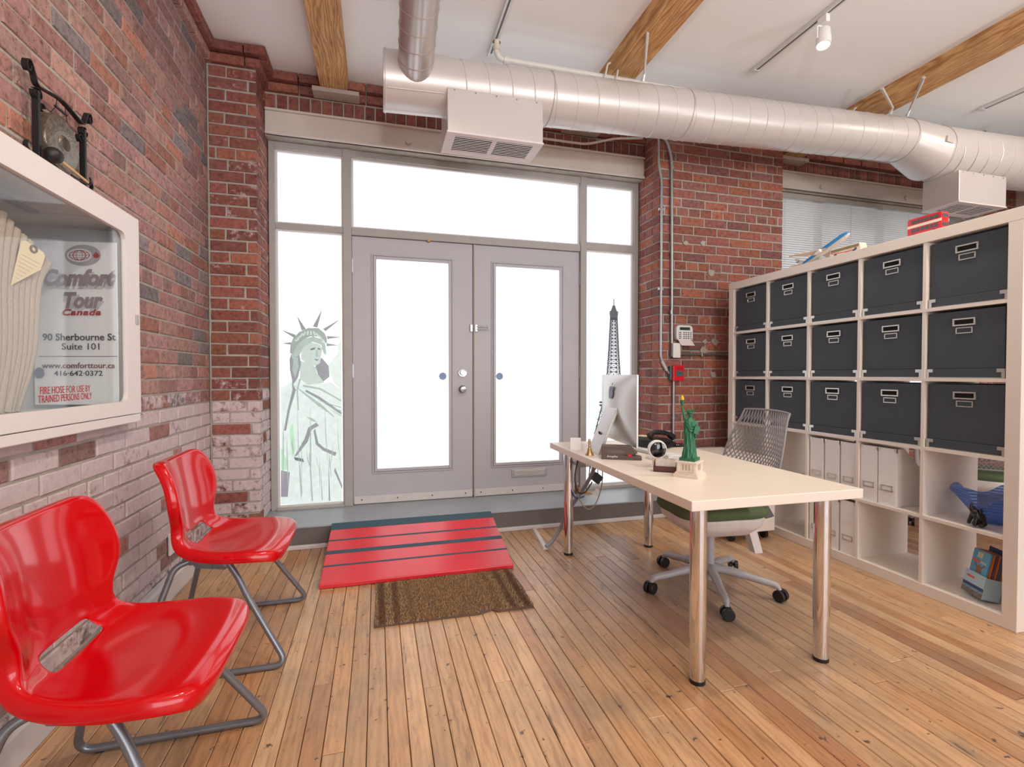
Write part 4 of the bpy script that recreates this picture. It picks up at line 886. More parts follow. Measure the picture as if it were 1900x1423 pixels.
# floor raceway and flexible conduit feeding the desk
rc=thing('floor_raceway','white cable raceway lying on the boards between the step and desk','raceway',(1.07,3.25,0))
MB().add([(.04,.095,0),(.005,.095,0),(-.05,-.31,0),(-.015,-.31,0),(.036,.095,.014),(.009,.095,.014),(-.046,-.31,.014),(-.019,-.31,.014)],[(0,1,2,3),(4,7,6,5),(0,4,5,1),(1,5,6,2),(2,6,7,3),(3,7,4,0)]).build('cover',M('raceway_white',(214,206,200),.4),rc)
fc=thing('flexible_conduit','grey flexible conduit rising from the raceway to the desk','cable',(1.04,2.935,0))
MB().tube([(0,.005,.018),(.05,.015,.05),(.106,.015,.134),(.141,-.005,.232),(.181,-.035,.308),(.242,-.135,.477),(.248,-.185,.56),(.25,-.20,.64)],.0125,10,cr=6).build('hose',M('flex_grey',(138,136,142),.45,var=.04),fc,smooth=50)
# ================================================================== DESK
DX,DY,DR=1.031,1.427,-.018
desk=thing('office_desk','white rectangular desk on four chrome legs','desk',(DX,DY,0),DR)
DW,DL,DZ=.742,1.492,.693
MB().box(0,DW,0,DL,DZ-.036,DZ).build('desk_top',M('desk_white',(232,220,206),.33,var=.012,scale=5),desk,bevel=.0025)
for a in (.092,DW-.092):
    for b in (.092,DL-.092):
        l=MB().cyl((a,b,.012),(a,b,.20),.0275,n=28).cyl((a,b,.16),(a,b,DZ-.045),.030,n=28).build('leg',CHROME,desk,smooth=40)
        MB().cyl((a,b,0),(a,b,.014),.0285,n=24).build('foot',BLACKP,l,smooth=40); MB().cyl((a,b,DZ-.048),(a,b,DZ-.036),.05,n=24).build('mount_plate',STEEL,l,smooth=40)
cbk=MB()
for i in range(8): cbk.tube([(.10+i*.012,1.22,DZ-.04),(.10+i*.012,1.24,DZ-.115),(.10+i*.012,1.40,DZ-.115),(.10+i*.012,1.42,DZ-.04)],.002,5)
for y in (1.24,1.28,1.32,1.36,1.40): cbk.tube([(.09,y,DZ-.115),(.20,y,DZ-.115)],.002,5)
cbk.build('cable_basket',STEEL,desk)
def DP(u,v,z=DZ): c,s=math.cos(DR),math.sin(DR); return (DX+c*u-s*v,DY+s*u+c*v,z)
pb=thing('power_adapter','black power adapter dangling below the desk on cables','adapter',(1.235,2.60,.52))
MB().cb((0,0,0),(.05,.035,.05),Matrix.Rotation(.7,3,'Y')).build('body',BLACKP,pb,bevel=.003)
MB().tube([(-.03,.0,-.02),(-.07,.01,-.08),(-.11,.02,-.08),(-.13,.02,.0),(-.12,.0,.12)],.004,6,cr=5).build('black_cable',BLACKP,pb,smooth=50)
cb=thing('hanging_cable','thin beige cable looping under the desk with a paper tag','cable',(1.26,2.62,.45))
MB().tube([(.02,0,.12),(.015,0,.02),(-.02,0,-.08),(-.07,0,-.115),(-.12,.01,-.06),(-.14,.01,.03),(-.13,.01,.17)],.0035,6,cr=6).build('cable',M('beige_cable',(162,142,118),.5),cb,smooth=50); MB().box(-.022,.004,-.001,.001,-.045,-.005,Matrix.Rotation(.5,4,'Y')).build('paper_tag',PAPER,cb)
cb2=thing('hanging_cable','blue network cable hanging at the desk corner','cable',(1.125,2.80,.40))
MB().tube([(.03,0,.195),(.02,0,.10),(.025,0,.02),(.06,-.01,-.04),(.11,-.02,-.03)],.0045,6,cr=6).build('cable',M('blue_cable',(40,66,140),.45),cb2,smooth=50)
# ---- computer
im=thing('desktop_computer','silver all in one computer seen from behind on the desk','computer',(1.30,2.46,DZ),math.atan2(-(1.332-1.27),.52))
ALU=M('silver_aluminium',(206,204,200),.3,.55,var=.01,scale=5)
# local: -x is the back, y runs along the screen
def shell(u,v):
    y=(u-.5)*.526; z=.060+v*.372; bul=.040*max(0,1-((2*u-1)**2))**.9*max(0,1-((2*v-1)**2))**.6
    return (-.006-bul,y,z)
MB().surf(shell,20,16).build('back_shell',ALU,im,smooth=50)
MB().box(-.007,.004,-.263,.263,.060,.432).build('bezel',ALU,im,bevel=.002); MB().box(.004,.006,-.255,.255,.13,.425).build('screen',M('screen_black',(14,14,18),.1),im)
st=MB().prism([(-.030,.245),(-.048,.250),(-.145,.012),(-.150,0),(.045,0),(.045,.006),(-.128,.008)],-.088,.088,'y').build('stand',ALU,im,bevel=.003)
MB().cyl((-.1085,0,.098),(-.1035,0,.100),.020,n=20).build('cable_hole',M('hole_dark',(60,58,58),.8),st)
# bitten fruit emblem
def fruit():
    L=[(0,.030),(.010,.034),(.022,.033),(.031,.026),(.029,.014),(.0255,.006),(.0285,-.004),(.033,-.009),(.027,-.024),(.017,-.036),(.009,-.037),(0,-.034)]
    return L+[(-a*1.02,b) for a,b in ((.009,-.037),(.018,-.036),(.030,-.018),(.035,.002),(.034,.018),(.026,.031),(.012,.034))]
T=frame3((-.0445,.0,.335),(0,-1,0),(.10,0,.995))
MB().prism(fruit(),0,.0015,'z',T).prism([(0,.037),(.004,.046),(.013,.054),(.014,.046),(.009,.039)],0,.0015,'z',T).build('fruit_emblem',M('emblem_dark',(96,98,106),.25,.7),im)
MB().box(-.0475,-.044,-.032,.032,.185,.235).build('vent_panel',M('vent_grey',(120,118,114),.6,var=.3,scale=160),im)
kb=thing('keyboard','slim white keyboard on the desk in front of the computer','keyboard',(1.485,2.33,DZ),.12)
MB().prism([(-.065,.001),(.065,.001),(.065,.004),(-.045,.012),(-.060,.018),(-.065,.016)],-.14,.14,'y').build('tray',M('keyboard_grey',(196,196,194),.35,.4),kb,bevel=.001)
for r in range(5):
    for c in range(13): MB().box(-.038+r*.019,-.022+r*.019,-.128+c*.0198,-.111+c*.0198,.010-r*.0014,.0135-r*.0014).build('key',WHITE,kb)
# ---- desk accessories
sh=thing('electric_stapler','brown block shaped electric stapler with white script lettering','stapler',(1.20,2.25,DZ),-.49)
BR=M('brown_plastic',(92,78,72),.5,var=.05)
MB().prism([(-.095,0),(.105,0),(.105,.016),(.055,.026),(.085,.034),(.055,.064),(.045,.070),(-.095,.070)],-.030,.030,'y').build('body',BR,sh,bevel=.003)
MB().prism([(-.075,.040),(-.06,.052),(0,.052),(.02,.045),(.01,.032),(-.06,.032)],-.0315,-.030,'y').build('side_relief',M('brown_relief',(104,90,84),.5),sh)
text('script_lettering','Swingline',.016,PAPER,sh,frame3((-.068,-.0308,.012),(1,0,0),(0,0,1)),width=.055,font_h=.013,shear=.35)
MB().box(.018,.075,-.0315,-.0295,.0225,.028).build('dark_slot',M('hole_dark'),sh); MB().box(.036,.054,-.036,-.0305,.020,.030).build('red_slider',M('slider_red',(214,30,44),.4),sh,bevel=.001)
ph=thing('telephone','black desk telephone with coiled cord behind the computer','telephone',(1.62,2.62,DZ),.3)
MB().prism([(-.11,0),(.11,0),(.11,.020),(.02,.055),(-.09,.060),(-.11,.040)],-.085,.085,'y').build('body',BLACKP,ph,bevel=.006)
MB().tube([(-.10,-.055,.072),(-.05,-.055,.090),(.05,-.055,.078),(.11,-.055,.048)],[.020,.014,.014,.020],10,cr=4).build('handset',BLACKP,ph,smooth=50)
MB().box(-.085,-.02,-.0,.07,.0555,.0605).build('display_card',CREAM,ph)
for r in range(4):
    for c in range(3): MB().box(.005+r*.020,.018+r*.020,-.01+c*.024,.006+c*.024,.044-r*.009,.052-r*.009).build('button',M('key_grey'),ph)
MB().tube([(-.08+.0016*i+.012*math.cos(i*.9),-.12-.010*math.sin(i*.021*PI),.012+.010*math.sin(i*.9)) for i in range(120)],.0032,5).build('coiled_cord',BLACKP,ph,smooth=50)
ms=thing('computer_mouse','small white mouse lying behind the round camera','mouse',(1.36,2.20,DZ))
MB().lathe([(1,0),(1,.25),(.86,.6),(.5,.92),(.001,1)],24,Matrix.Diagonal((.030,.054,.024,1))).build('shell',WHITE,ms,smooth=60)
wc=thing('round_camera','round white tabletop camera with a dark glass face on a foot','camera',(1.262,2.01,DZ),-.35)
WT=Matrix.Translation((0,0,.083))@Matrix.Rotation(PI/2,4,'X')
MB().lathe([(.0005,-.032),(.028,-.030),(.041,-.018),(.044,0),(.042,.016),(.039,.022),(.036,.020)],32,WT).build('housing',WHITE,wc,smooth=40); MB().lathe([(.0005,.026),(.02,.0255),(.0365,.020)],32,WT).build('glass_face',M('black_glass',(18,16,20),.06,coat=1),wc,smooth=50)
MB().box(-.020,.020,.005,.014,.004,.060).build('stem',WHITE,wc,bevel=.003); MB().cyl((0,.004,0),(0,.004,.006),.036,n=28).build('foot',WHITE,wc,smooth=40)
bc=thing('business_card_holder','small brown card holder stuffed with colourful cards','card holder',(1.238,1.905,DZ),-.62)
MB().box(-.05,.05,-.022,-.018,0,.026).box(-.05,.05,.018,.022,0,.045).box(-.05,.05,-.022,.022,0,.004).prism([(-.022,0),(.022,0),(.022,.045),(-.022,.026)],-.05,-.046,'x').prism([(-.022,0),(.022,0),(.022,.045),(-.022,.026)],.046,.05,'x').build('tray',M('holder_brown',(92,56,50),.5,var=.06),bc)
for i,(c,dx) in enumerate((((206,196,188),0),((190,208,196),.004),((196,120,110),-.006),((206,188,204),.008),((222,218,208),-.004))): MB().box(-.042+dx,.042+dx,-.0008,.0008,0,.052,Matrix.Translation((0,-.012+i*.006,.005))@Matrix.Rotation(-.45+.05*i,4,'X')).build('card',M('card_%d'%i,c,.7,var=.15,scale=60),bc)
bell=thing('hand_bell','small brass hand bell standing near the computer','bell',(1.098,2.405,DZ))
BRS=M('bell_brass',(196,164,120),.3,.85,var=.05)
MB().lathe([(.001,.040),(.008,.040),(.011,.034),(.014,.018),(.024,.003),(.025,0)],24).build('bell_cup',BRS,bell,smooth=40); MB().lathe([(.0005,.088),(.006,.086),(.008,.070),(.006,.055),(.009,.046),(.005,.040)],16).build('handle',BRS,bell,smooth=40)
cs=thing('tent_card','folded white tent card beside the brass bell','card',(1.10,2.60,DZ),-.4)
MB().add([(-.03,-.02,0),(.03,-.02,0),(.03,.004,.068),(-.03,.004,.068),(-.03,.028,0),(.03,.028,0)],[(0,1,2,3),(3,2,5,4)]).build('card',PAPER,cs,solid=.001)
pn=thing('pen','slim pen lying on the desk behind the statuette','pen',(1.375,1.865,DZ),.55)
MB().cyl((-.06,0,.006),(.055,0,.006),.0055,n=12).cyl((.055,0,.006),(.07,0,.006),.0055,.001,12).build('barrel',M('pen_beige',(206,190,176),.4),pn,smooth=40); MB().box(-.055,-.015,-.0015,.0015,.011,.013).build('clip',STEEL,pn)
# ---- statuette
def skin(name,pts,edges,rad,mat,parent,sub=2):
    me=bpy.data.meshes.new(name); me.from_pydata(pts,edges,[]); o=bpy.data.objects.new(name,me); COL.objects.link(o); o.parent=parent; me.materials.append(mat)
    o.modifiers.new('skin','SKIN'); lay=me.skin_vertices[0].data if me.skin_vertices else None
    if lay is None:
        bm=bmesh.new(); bm.from_mesh(me); bm.verts.layers.skin.verify(); bm.to_mesh(me); bm.free(); lay=me.skin_vertices[0].data
    for d,r in zip(lay,rad): d.radius=(r,r) if not isinstance(r,tuple) else r
    lay[0].use_root=True; q=o.modifiers.new('sub','SUBSURF'); q.levels=sub; q.render_levels=sub
    for p in me.polygons: p.use_smooth=True
    o.modifiers['skin'].use_smooth_shade=True; return o
GRN=M('verdigris_green',(36,104,72),.45,var=.16,scale=55)
sl=thing('robed_statuette','green robed statuette raising a golden torch, on a pale plinth','statuette',(1.284,1.795,DZ),.62)
PL=M('plinth_stone',(222,206,192),.6,var=.08,scale=90)
plm=MB()
for hwd,a,b in ((.052,0,.012),(.047,.012,.018),(.043,.018,.022),(.040,.022,.060),(.045,.060,.067)): plm.box(-hwd,hwd,-hwd,hwd,a,b)
pl=plm.build('plinth',PL,sl,bevel=.001)
for i in range(3):
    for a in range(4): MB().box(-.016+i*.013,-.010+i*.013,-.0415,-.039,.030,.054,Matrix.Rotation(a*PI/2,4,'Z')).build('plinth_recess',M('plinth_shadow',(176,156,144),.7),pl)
    for sx in (-1,1):
        for a in range(4):
            if i==0: MB().box(sx*.034-.004,sx*.034+.004,-.0425,-.039,.022,.060,Matrix.Rotation(a*PI/2,4,'Z')).build('plinth_pier',PL,pl)
MB().box(-.033,.033,-.033,.033,.067,.080).build('green_base',GRN,sl,bevel=.001)
prof=[(.080,.030,.027),(.095,.028,.025),(.115,.024,.021),(.140,.022,.019),(.165,.0225,.019),(.190,.024,.019),(.205,.022,.018),(.222,.024,.017),(.236,.022,.015),(.246,.012,.010),(.250,.007,.007)]
def robe(u,v):
    q=v*(len(prof)-1); i=min(int(q),len(prof)-2); f=q-i; z=prof[i][0]*(1-f)+prof[i+1][0]*f; a=prof[i][1]*(1-f)+prof[i+1][1]*f; b=prof[i][2]*(1-f)+prof[i+1][2]*f
    t=2*PI*u; k=1+(.085*math.sin(9*t+z*30)+.05*math.sin(17*t-z*55))*(1 if z<.23 else .2); return (a*k*math.cos(t),b*k*math.sin(t),z)
MB().surf(robe,96,44).build('robe',GRN,sl,smooth=70)
def fold(u,v):      # diagonal mantle from shoulder to hip
    s=v*2-1; t=-2.6+u*2.3; z=.226-.060*u+.006*math.sin(u*14)+s*.010*(1-.4*u); return (.0262*math.cos(t),.0215*math.sin(t)-.0015*math.sin(v*9),z)
MB().surf(fold,28,8).build('mantle',GRN,sl,smooth=70,solid=.004)
skin('raised_arm',[(-.014,0,.236),(-.022,-.002,.248),(-.031,-.004,.272),(-.036,-.004,.297)],[(0,1),(1,2),(2,3)],[.009,.0078,.006,.0045],GRN,sl)
skin('tablet_arm',[(.020,0,.232),(.029,-.006,.212),(.026,-.018,.196),(.012,-.024,.196)],[(0,1),(1,2),(2,3)],[.008,.0075,.006,.005],GRN,sl)
MB().cb((.018,-.0275,.199),(.022,.006,.034),Matrix.Rotation(.25,3,'Y')).build('tablet',GRN,sl,bevel=.001)
hd=MB().ball((0,-.002,.2665),(.0105,.0115,.0145),18,12).build('head',GRN,sl,smooth=60)
MB().cyl((0,0,.246),(0,-.001,.258),.006,n=12).ball((0,.003,.269),(.0125,.0115,.014),16,10).ball((0,-.0135,.265),(.0018,.003,.004),8,6).build('hair',GRN,hd,smooth=60)
MB().tube([(.0135*math.cos(t*PI/10),-.001+.0135*math.sin(t*PI/10),.2745+.003*math.sin(t*PI/10)) for t in range(20)],.0028,6,True).build('crown',GRN,hd)
for i in range(7):
    a=PI*(-.95+i*.9/6*1.0); d=Vector((math.cos(a)*.8,math.sin(a)*.35-.1,.75)).normalized(); p=Vector((.011*math.cos(a),.010*math.sin(a),.276))
    MB().cyl(p,p+d*.020,.0017,.0003,6).build('crown_ray',GRN,hd)
tz=Vector((-.036,-.004,.295))
MB().cyl(tz,tz+Vector((.001,0,.018)),.0042,.0058,12).cyl(tz+Vector((.001,0,.018)),tz+Vector((.001,0,.023)),.0098,.0098,14).cyl(tz+Vector((.001,0,.023)),tz+Vector((.001,0,.030)),.006,.0075,12).build('torch',GRN,sl,smooth=40)
MB().lathe([(.0075,0),(.0085,.006),(.0062,.013),(.0012,.020)],12,Matrix.Translation(tz+Vector((.001,0,.030)))).build('flame',M('gold_flame',(232,178,48),.35,.3),sl,smooth=50)
for ch in sl.children:
    if not ch.name.startswith(('plinth','green_base')): ch.rotation_euler.z=-.85
# ================================================================== OFFICE CHAIRS
def office_chair(loc,rot,label,base=0,cushion=GREENF):
    t=thing('office_chair',label,'chair',loc,rot,'mesh backed office chairs')
    MB().cyl((0,0,.06),(0,0,.12),.042,.030,20).build('base_hub',CHAIRG,t,smooth=40); MB().cyl((0,0,.11),(0,0,.37),.025,n=16).build('gas_column',CHAIRG,t,smooth=40)
    for i in range(5):
        a=base+i*2*PI/5; d=Vector((math.cos(a),math.sin(a),0)); e=Vector((-d.y,d.x,0))
        MB().tube([d*.02+Vector((0,0,.115)),d*.12+Vector((0,0,.108)),d*.24+Vector((0,0,.088)),d*.305+Vector((0,0,.078)),d*.325+Vector((0,0,.055))],[.026,.022,.018,.016,.011],10,cr=4).build('base_leg',CHAIRG,t,smooth=50)
        c=bpy.data.objects.new('caster',MB().box(-.012,.012,-.012,.012,.03,.058).mesh('caster',BLACKP)); COL.objects.link(c); c.parent=t; c.location=d*.33; c.rotation_euler.z=a+.6+i
        for s in (-1,1): MB().cyl((0,s*.006,.029),(0,s*.026,.029),.029,n=22).build('wheel',BLACKP,c,smooth=40,bevel=.003)
    def pan(u,v):
        a=2*PI*u; r=1-.08*math.cos(4*a); x=.245*math.cos(a)*r; y=.245*math.sin(a)*r; k=[(.45,.318),(.74,.335),(.93,.378),(.965,.425)]; q=v*3; i=min(int(q),2); f=q-i
        return (x*(k[i][0]*(1-f)+k[i+1][0]*f),y*(k[i][0]*(1-f)+k[i+1][0]*f),k[i][1]*(1-f)+k[i+1][1]*f)
    MB().surf(pan,40,9).build('seat_pan',M('pan_white',(214,204,200),.4),t,smooth=60,solid=.008)
    MB().box(-.11,.10,-.075,.075,.335,.372).build('tilt_mechanism',CHAIRG,t,bevel=.012)
    MB().tube([(.05,-.06,.35),(.10,-.20,.345),(.12,-.235,.35)],.007,8,cr=4).build('lever',CHAIRG,t,smooth=50)
    def cush(u,v):
        a=2*PI*u; r=1-.085*math.cos(4*a); k=[(.90,.418),(.985,.428),(1.02,.446),(1.0,.466),(.90,.478),(.5,.480),(.02,.478)]; q=v*6; i=min(int(q),5); f=q-i
        s=k[i][0]*(1-f)+k[i+1][0]*f; z=k[i][1]*(1-f)+k[i+1][1]*f; x=.25*math.cos(a)*r*s; return (x,.25*math.sin(a)*r*s,z-.018*max(0,x/.25)**3)
    MB().surf(cush,44,18).build('seat_cushion',cushion,t,smooth=70)
    def back(s,v):    # s -1..1 across, v 0..1 up
        wd=.21+.03*math.sin(PI*min(1,v*1.1))-.035*v; return Vector((-.235-.055*v-.06*v*v+.045*s*s*(1-.4*v)-.05*math.sin(PI*v)*(1-s*s)*.5,s*wd,.50+.43*v))
    web=MB(); k=19; WEB=M('web_grey',(138,132,134),.5,var=.04)
    for i in range(-k,2*k+1):
        for sg in (-1,1):
            pts=[]
            for j in range(19):
                v=j/18; s=sg*(-1+2*(i/k)+ -1.0*(1-v)**1.6*1.1)
                if -1<=s<=1: pts.append(back(s,v))
            if len(pts)>2: web.tube(pts,.0026,4)
    web.build('back_web',WEB,t)
    rim=[back(-1,j/14) for j in range(15)]+[back(-1+2*j/12,1)+Vector((0,0,.006*(1-(2*j/12-1)**2))) for j in range(1,12)]+[back(1,1-j/14) for j in range(15)]+[back(1-2*j/12,0) for j in range(1,12)]
    MB().tube(rim,.0055,8,True).build('back_rim',WEB,t,smooth=50)
    MB().tube([(-.06,0,.36),(-.20,0,.365),(-.285,0,.42),(-.315,0,.55),(-.30,0,.66)],[.022,.022,.018,.013,.010],10,cr=4).build('spine',M('pan_white'),t,smooth=50)
    for s in (-1,1):
        MB().tube([(-.05,s*.20,.37),(-.10,s*.27,.40),(-.14,s*.285,.52),(-.15,s*.285,.635)],[.016,.017,.016,.014],8,cr=4).build('arm_post',M('pan_white'),t,smooth=50)
    return t
def arm_pads(t):
    for s in (-1,1): MB().prism(rrect(.22,.075,.03,4,-.10,s*.285),.635,.655,'z').build('arm_pad',BLACKP,t,bevel=.006)
oc=office_chair((1.679,2.173,0),PI-.10,'office chair with green seat and grey web back pushed under the white desk',base=math.radians(174)-PI+.10)
for ch in list(oc.children):
    if ch.name.startswith('arm_post'): bpy.data.objects.remove(ch)
MB().prism([(-.155,.44),(-.245,.44),(-.262,.30),(-.300,.175),(-.255,.175),(-.215,.30)],-.032,.018,'y').build('rear_strut',M('pan_white'),oc,smooth=50)
MB().prism([(-.20,.49),(-.27,.50),(-.350,.375),(-.30,.365),(-.235,.40)],-.045,.045,'y').build('lumbar_guard',M('guard_grey',(86,82,86),.6),oc,bevel=.006)
oc2=office_chair((4.02,2.42,0),.5,'second office chair seen through the open shelves behind the bookcase',base=.4); arm_pads(oc2)
# ================================================================== PEDESTAL
pd=thing('drawer_pedestal','white mobile drawer pedestal between the desk chair and the bookcase','pedestal',(2.44,2.98,0))
MB().box(-.19,.175,-.27,.27,.062,.535).build('carcass',WHITEP,pd,bevel=.002); MB().box(-.20,.182,-.28,.28,.535,.553).build('top',WHITEP,pd,bevel=.002)
for a,b in ((.07,.225),(.23,.38),(.385,.53)):
    d=MB().box(-.206,-.19,-.262,.262,a,b).build('drawer_front',WHITEP,pd,bevel=.002); MB().tube(fillet([(-.206,-.06,b-.04),(-.228,-.06,b-.04),(-.228,.06,b-.04),(-.206,.06,b-.04)],.01),.004,6).build('handle',STEEL,d,smooth=50)
for x in (-.14,.13):
    for y in (-.22,.22): MB().cyl((x-.012,y,.03),(x+.012,y,.03),.03,n=18).box(x-.008,x+.008,y-.01,y+.01,.03,.064).build('caster',BLACKP,pd,smooth=40)
# ================================================================== BOOKCASE
BX,BY,BR_=2.6753,1.4354,.0139
bk=thing('bookcase','large white open bookcase of five by five square cells','bookcase',(BX,BY,0),-BR_)
H=1.85; D=.39; e=.055; c=.335; q=.016
MB().box(0,D,0,H,H-e,H).build('top_board',WHITEP,bk,bevel=.0015); MB().box(0,D,0,H,0,e).build('bottom_board',WHITEP,bk,bevel=.0015)
MB().box(.0005,D,.0,e,e,H-e).build('side_panel',WHITEP,bk,bevel=.0015); MB().box(.0005,D,H-e,H,e,H-e).build('side_panel',WHITEP,bk,bevel=.0015)
z0=[e+i*(c+q) for i in range(5)]      # bottom of each row; columns counted from the far end
u0=[e+i*(c+q) for i in range(5)]      # near edge of each column, from the near end
for i in range(4): MB().box(.002,D-.002,e,H-e,z0[i]+c,z0[i]+c+q).build('shelf',WHITEP,bk)
for i in range(4):
    for r in range(5): MB().box(.003,D-.003,u0[i]+c,u0[i]+c+q,z0[r],z0[r]+c).build('divider',WHITEP,bk)
def BP(d,u,z): cc,ss=math.cos(BR_),math.sin(BR_); return (BX+cc*d+ss*u,BY-ss*d+cc*u,z)
METAL=M('nickel',(206,200,192),.28,.85,var=.03)
def storage_box():
    t=thing('storage_box','x','box')
    MB().box(0,.34,-.158,.158,.046,.322).build('body',DARKBOX,t,bevel=.002); MB().box(-.004,.345,-.162,.162,0,.045).build('lid',DARKBOX,t,bevel=.002)
    MB().box(-.0055,-.003,-.158,.158,.0,.004).build('lid_trim',METAL,t)
    for s in (-1,1): MB().prism([(s*.1635,.0),(s*.1635,.044),(s*.132,.044),(s*.132,.028),(s*.150,.028),(s*.150,0)],-.0062,-.003,'x').build('corner_bracket',METAL,t)
    def holder(n,w,h,z,f,p):
        m=MB(); m.box(-p,0,-w/2,w/2,z+h/2-f,z+h/2).box(-p,0,-w/2,w/2,z-h/2,z-h/2+f).box(-p,0,-w/2,-w/2+f,z-h/2+f,z+h/2-f).box(-p,0,w/2-f,w/2,z-h/2+f,z+h/2-f); return m.build(n,METAL,t,bevel=.001)
    g=holder('grip_frame',.094,.036,.268,.007,.007); MB().box(-.001,.0,-.040,.040,.257,.279).build('grip_hole',M('void_black',(6,6,7),.9),g)
    holder('label_holder',.070,.030,.228,.005,.004)
    return t
proto=storage_box(); first=True
rowname=['top','second','third']; colname=['farthest from the camera','second from the far end','in the middle column','second from the near end','nearest the camera']
for r in range(3):
    for k in range(5):
        o=proto if first else copy_tree(proto); first=False
        col=4-k; u=u0[col]+c/2+random.uniform(-.0025,.0025)
        o.location=BP(.012+random.uniform(0,.012),u,z0[4-r]+.0005); o.rotation_euler.z=-BR_+random.uniform(-.003,.003)
        o['label']='black storage box in the %s row of the bookcase, %s'%(rowname[r],colname[k]); o['group']='black boxes in the bookcase'
def mag_file():
    t=thing('magazine_file','x','file')
    MB().prism([(0,0),(.25,0),(.25,.13),(.06,.315),(0,.315)],-.049,.049,'y').build('body',M('file_white',(234,232,230),.55,var=.012),t,bevel=.001)
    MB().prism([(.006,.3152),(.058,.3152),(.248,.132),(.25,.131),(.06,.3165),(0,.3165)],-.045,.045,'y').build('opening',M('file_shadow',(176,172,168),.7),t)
    m=MB(); w,h,z,f=.062,.032,.095,.004; m.box(-.004,0,-w/2,w/2,z+h/2-f,z+h/2).box(-.006,0,-w/2,w/2,z-h/2,z-h/2+f*1.6).box(-.004,0,-w/2,-w/2+f,z-h/2,z+h/2).box(-.004,0,w/2-f,w/2,z-h/2,z+h/2); m.build('label_holder',METAL,t)
    for s in (-1,1): MB().prism([(s*.0495,.3165),(s*.0495,.293),(s*.040,.300),(s*.034,.3165)],-.0015,.012,'x').build('corner_bracket',METAL,t)
    return t
pf=mag_file(); first=True
spec=[(3,1,2,'upper of the two file rows, third column from far'),(3,1,1,'upper file row'),(2,0,2,'lower')]
files=[(2,1,-.110,'white magazine file, near one of three in the upper file row behind the desk corner'),(2,1,.0,'white magazine file, middle one of three in the upper file row behind the desk corner'),(2,1,.110,'white magazine file, far one of three in the upper file row behind the desk corner'),
 (1,1,.062,'white magazine file, nearer of the pair with its sloping side showing'),(1,1,-.055+.222,'x'),
 (2,0,-.110,'white magazine file, near one of three in the bottom row'),(2,0,.0,'white magazine file, middle one of three in the bottom row behind the chrome leg'),(2,0,.110,'white magazine file, far one of three in the bottom row')]
files[4]=(1,1,.115+.0,'white magazine file, farther of the pair beside the sloping one'); files[3]=(1,1,.010,files[3][3])
for col,r,du,lab in files:
    o=pf if first else copy_tree(pf); first=False
    o.location=BP(.015,u0[col]+c/2+du,z0[r]+.0005); o.rotation_euler.z=-BR_; o['label']=lab; o['group']='white magazine files in the bookcase'
# bowl, elephant, brochures
bw=thing('glass_bowl','wavy blue striped glass bowl on the near end of the bookcase','bowl',BP(.20,u0[0]+.155,z0[1]+.001),-BR_)
def bowl(u,v):
    t=2*PI*u; r=.035+.085*v**.75; wv=v**2*(.030*math.sin(3*t+.6)+.018*math.sin(5*t+1.2)); ext=v**3*.034*max(0,math.cos(t-1.75))**3
    return ((r+ext)*math.cos(t),(r+ext*1.4)*math.sin(t),.004+.125*v**1.35+wv+ext*.7)
MB().surf(bowl,72,18).lathe([(.0005,.004),(.04,.004)],72).build('bowl',glass_mat('blue_glass',(206,224,252),.9,(150,188,250)),bw,smooth=70,solid=.003)
el=thing('elephant_figurine','small black sitting elephant figurine with raised trunk in front of the blue bowl','figurine',BP(.055,u0[0]+.120,z0[1]+.001),-1.84)
EB=M('ebony',(26,23,22),.35,var=.1)
skin('body',[(0,0,.030),(0,-.004,.052),(0,-.012,.070),(0,-.026,.078),(0,-.038,.080),(0,-.044,.094),(0,-.040,.108),(0,-.036,.116),(.012,-.028,.048),(.014,-.036,.030),(.014,-.038,.008),(-.012,-.028,.048),(-.014,-.036,.030),(-.014,-.040,.012),(.016,.006,.018),(.018,-.018,.010),(-.016,.006,.018),(-.018,-.018,.010)],
 [(0,1),(1,2),(2,3),(3,4),(4,5),(5,6),(6,7),(2,8),(8,9),(9,10),(2,11),(11,12),(12,13),(0,14),(14,15),(0,16),(16,17)],[.026,.025,.020,.018,.010,.0065,.005,.004,.010,.008,.008,.010,.008,.008,.014,.011,.014,.011],EB,el)
for s in (-1,1): MB().ball((s*.020,-.014,.078),(.005,.014,.017),14,8,Matrix.Rotation(s*.4,3,'Z')).build('ear',EB,el,smooth=60)
MB().tube([(0,.026,.03),(0,.034,.016),(0,.03,.006)],.002,5).build('tail',EB,el)
br=thing('brochure_holder','blue cardboard display full of travel brochures in the bottom near cell','brochures',BP(.085,u0[0]+.150,z0[0]+.001),-BR_-.42)
T0=Matrix.Rotation(-PI/2,4,'Z')@Matrix.Rotation(-.20,4,'X')   # local x along the shelf towards the camera, leaning back
SKY=M('brochure_sky',(92,166,208),.4,var=.10,scale=12); PALE=M('display_pale',(176,206,222),.45,var=.06,scale=14); NAVY=M('print_navy',(34,66,110),.45)
def pl_(n,x0,x1,y0,y1,z0_,z1_,mat,par): return MB().box(x0,x1,y0,y1,z0_,z1_,T0).build(n,mat,par)
dsp=pl_('display_back',-.062,.062,.052,.055,.012,.250,NAVY,br); pl_('display_side',-.062,-.060,-.02,.055,.012,.115,PALE,br); pl_('display_side',.060,.062,-.02,.055,.012,.115,PALE,br); pl_('display_floor',-.062,.062,-.02,.055,.012,.015,PALE,br)
fp=pl_('display_front',-.062,.062,-.023,-.020,.012,.118,PALE,br)
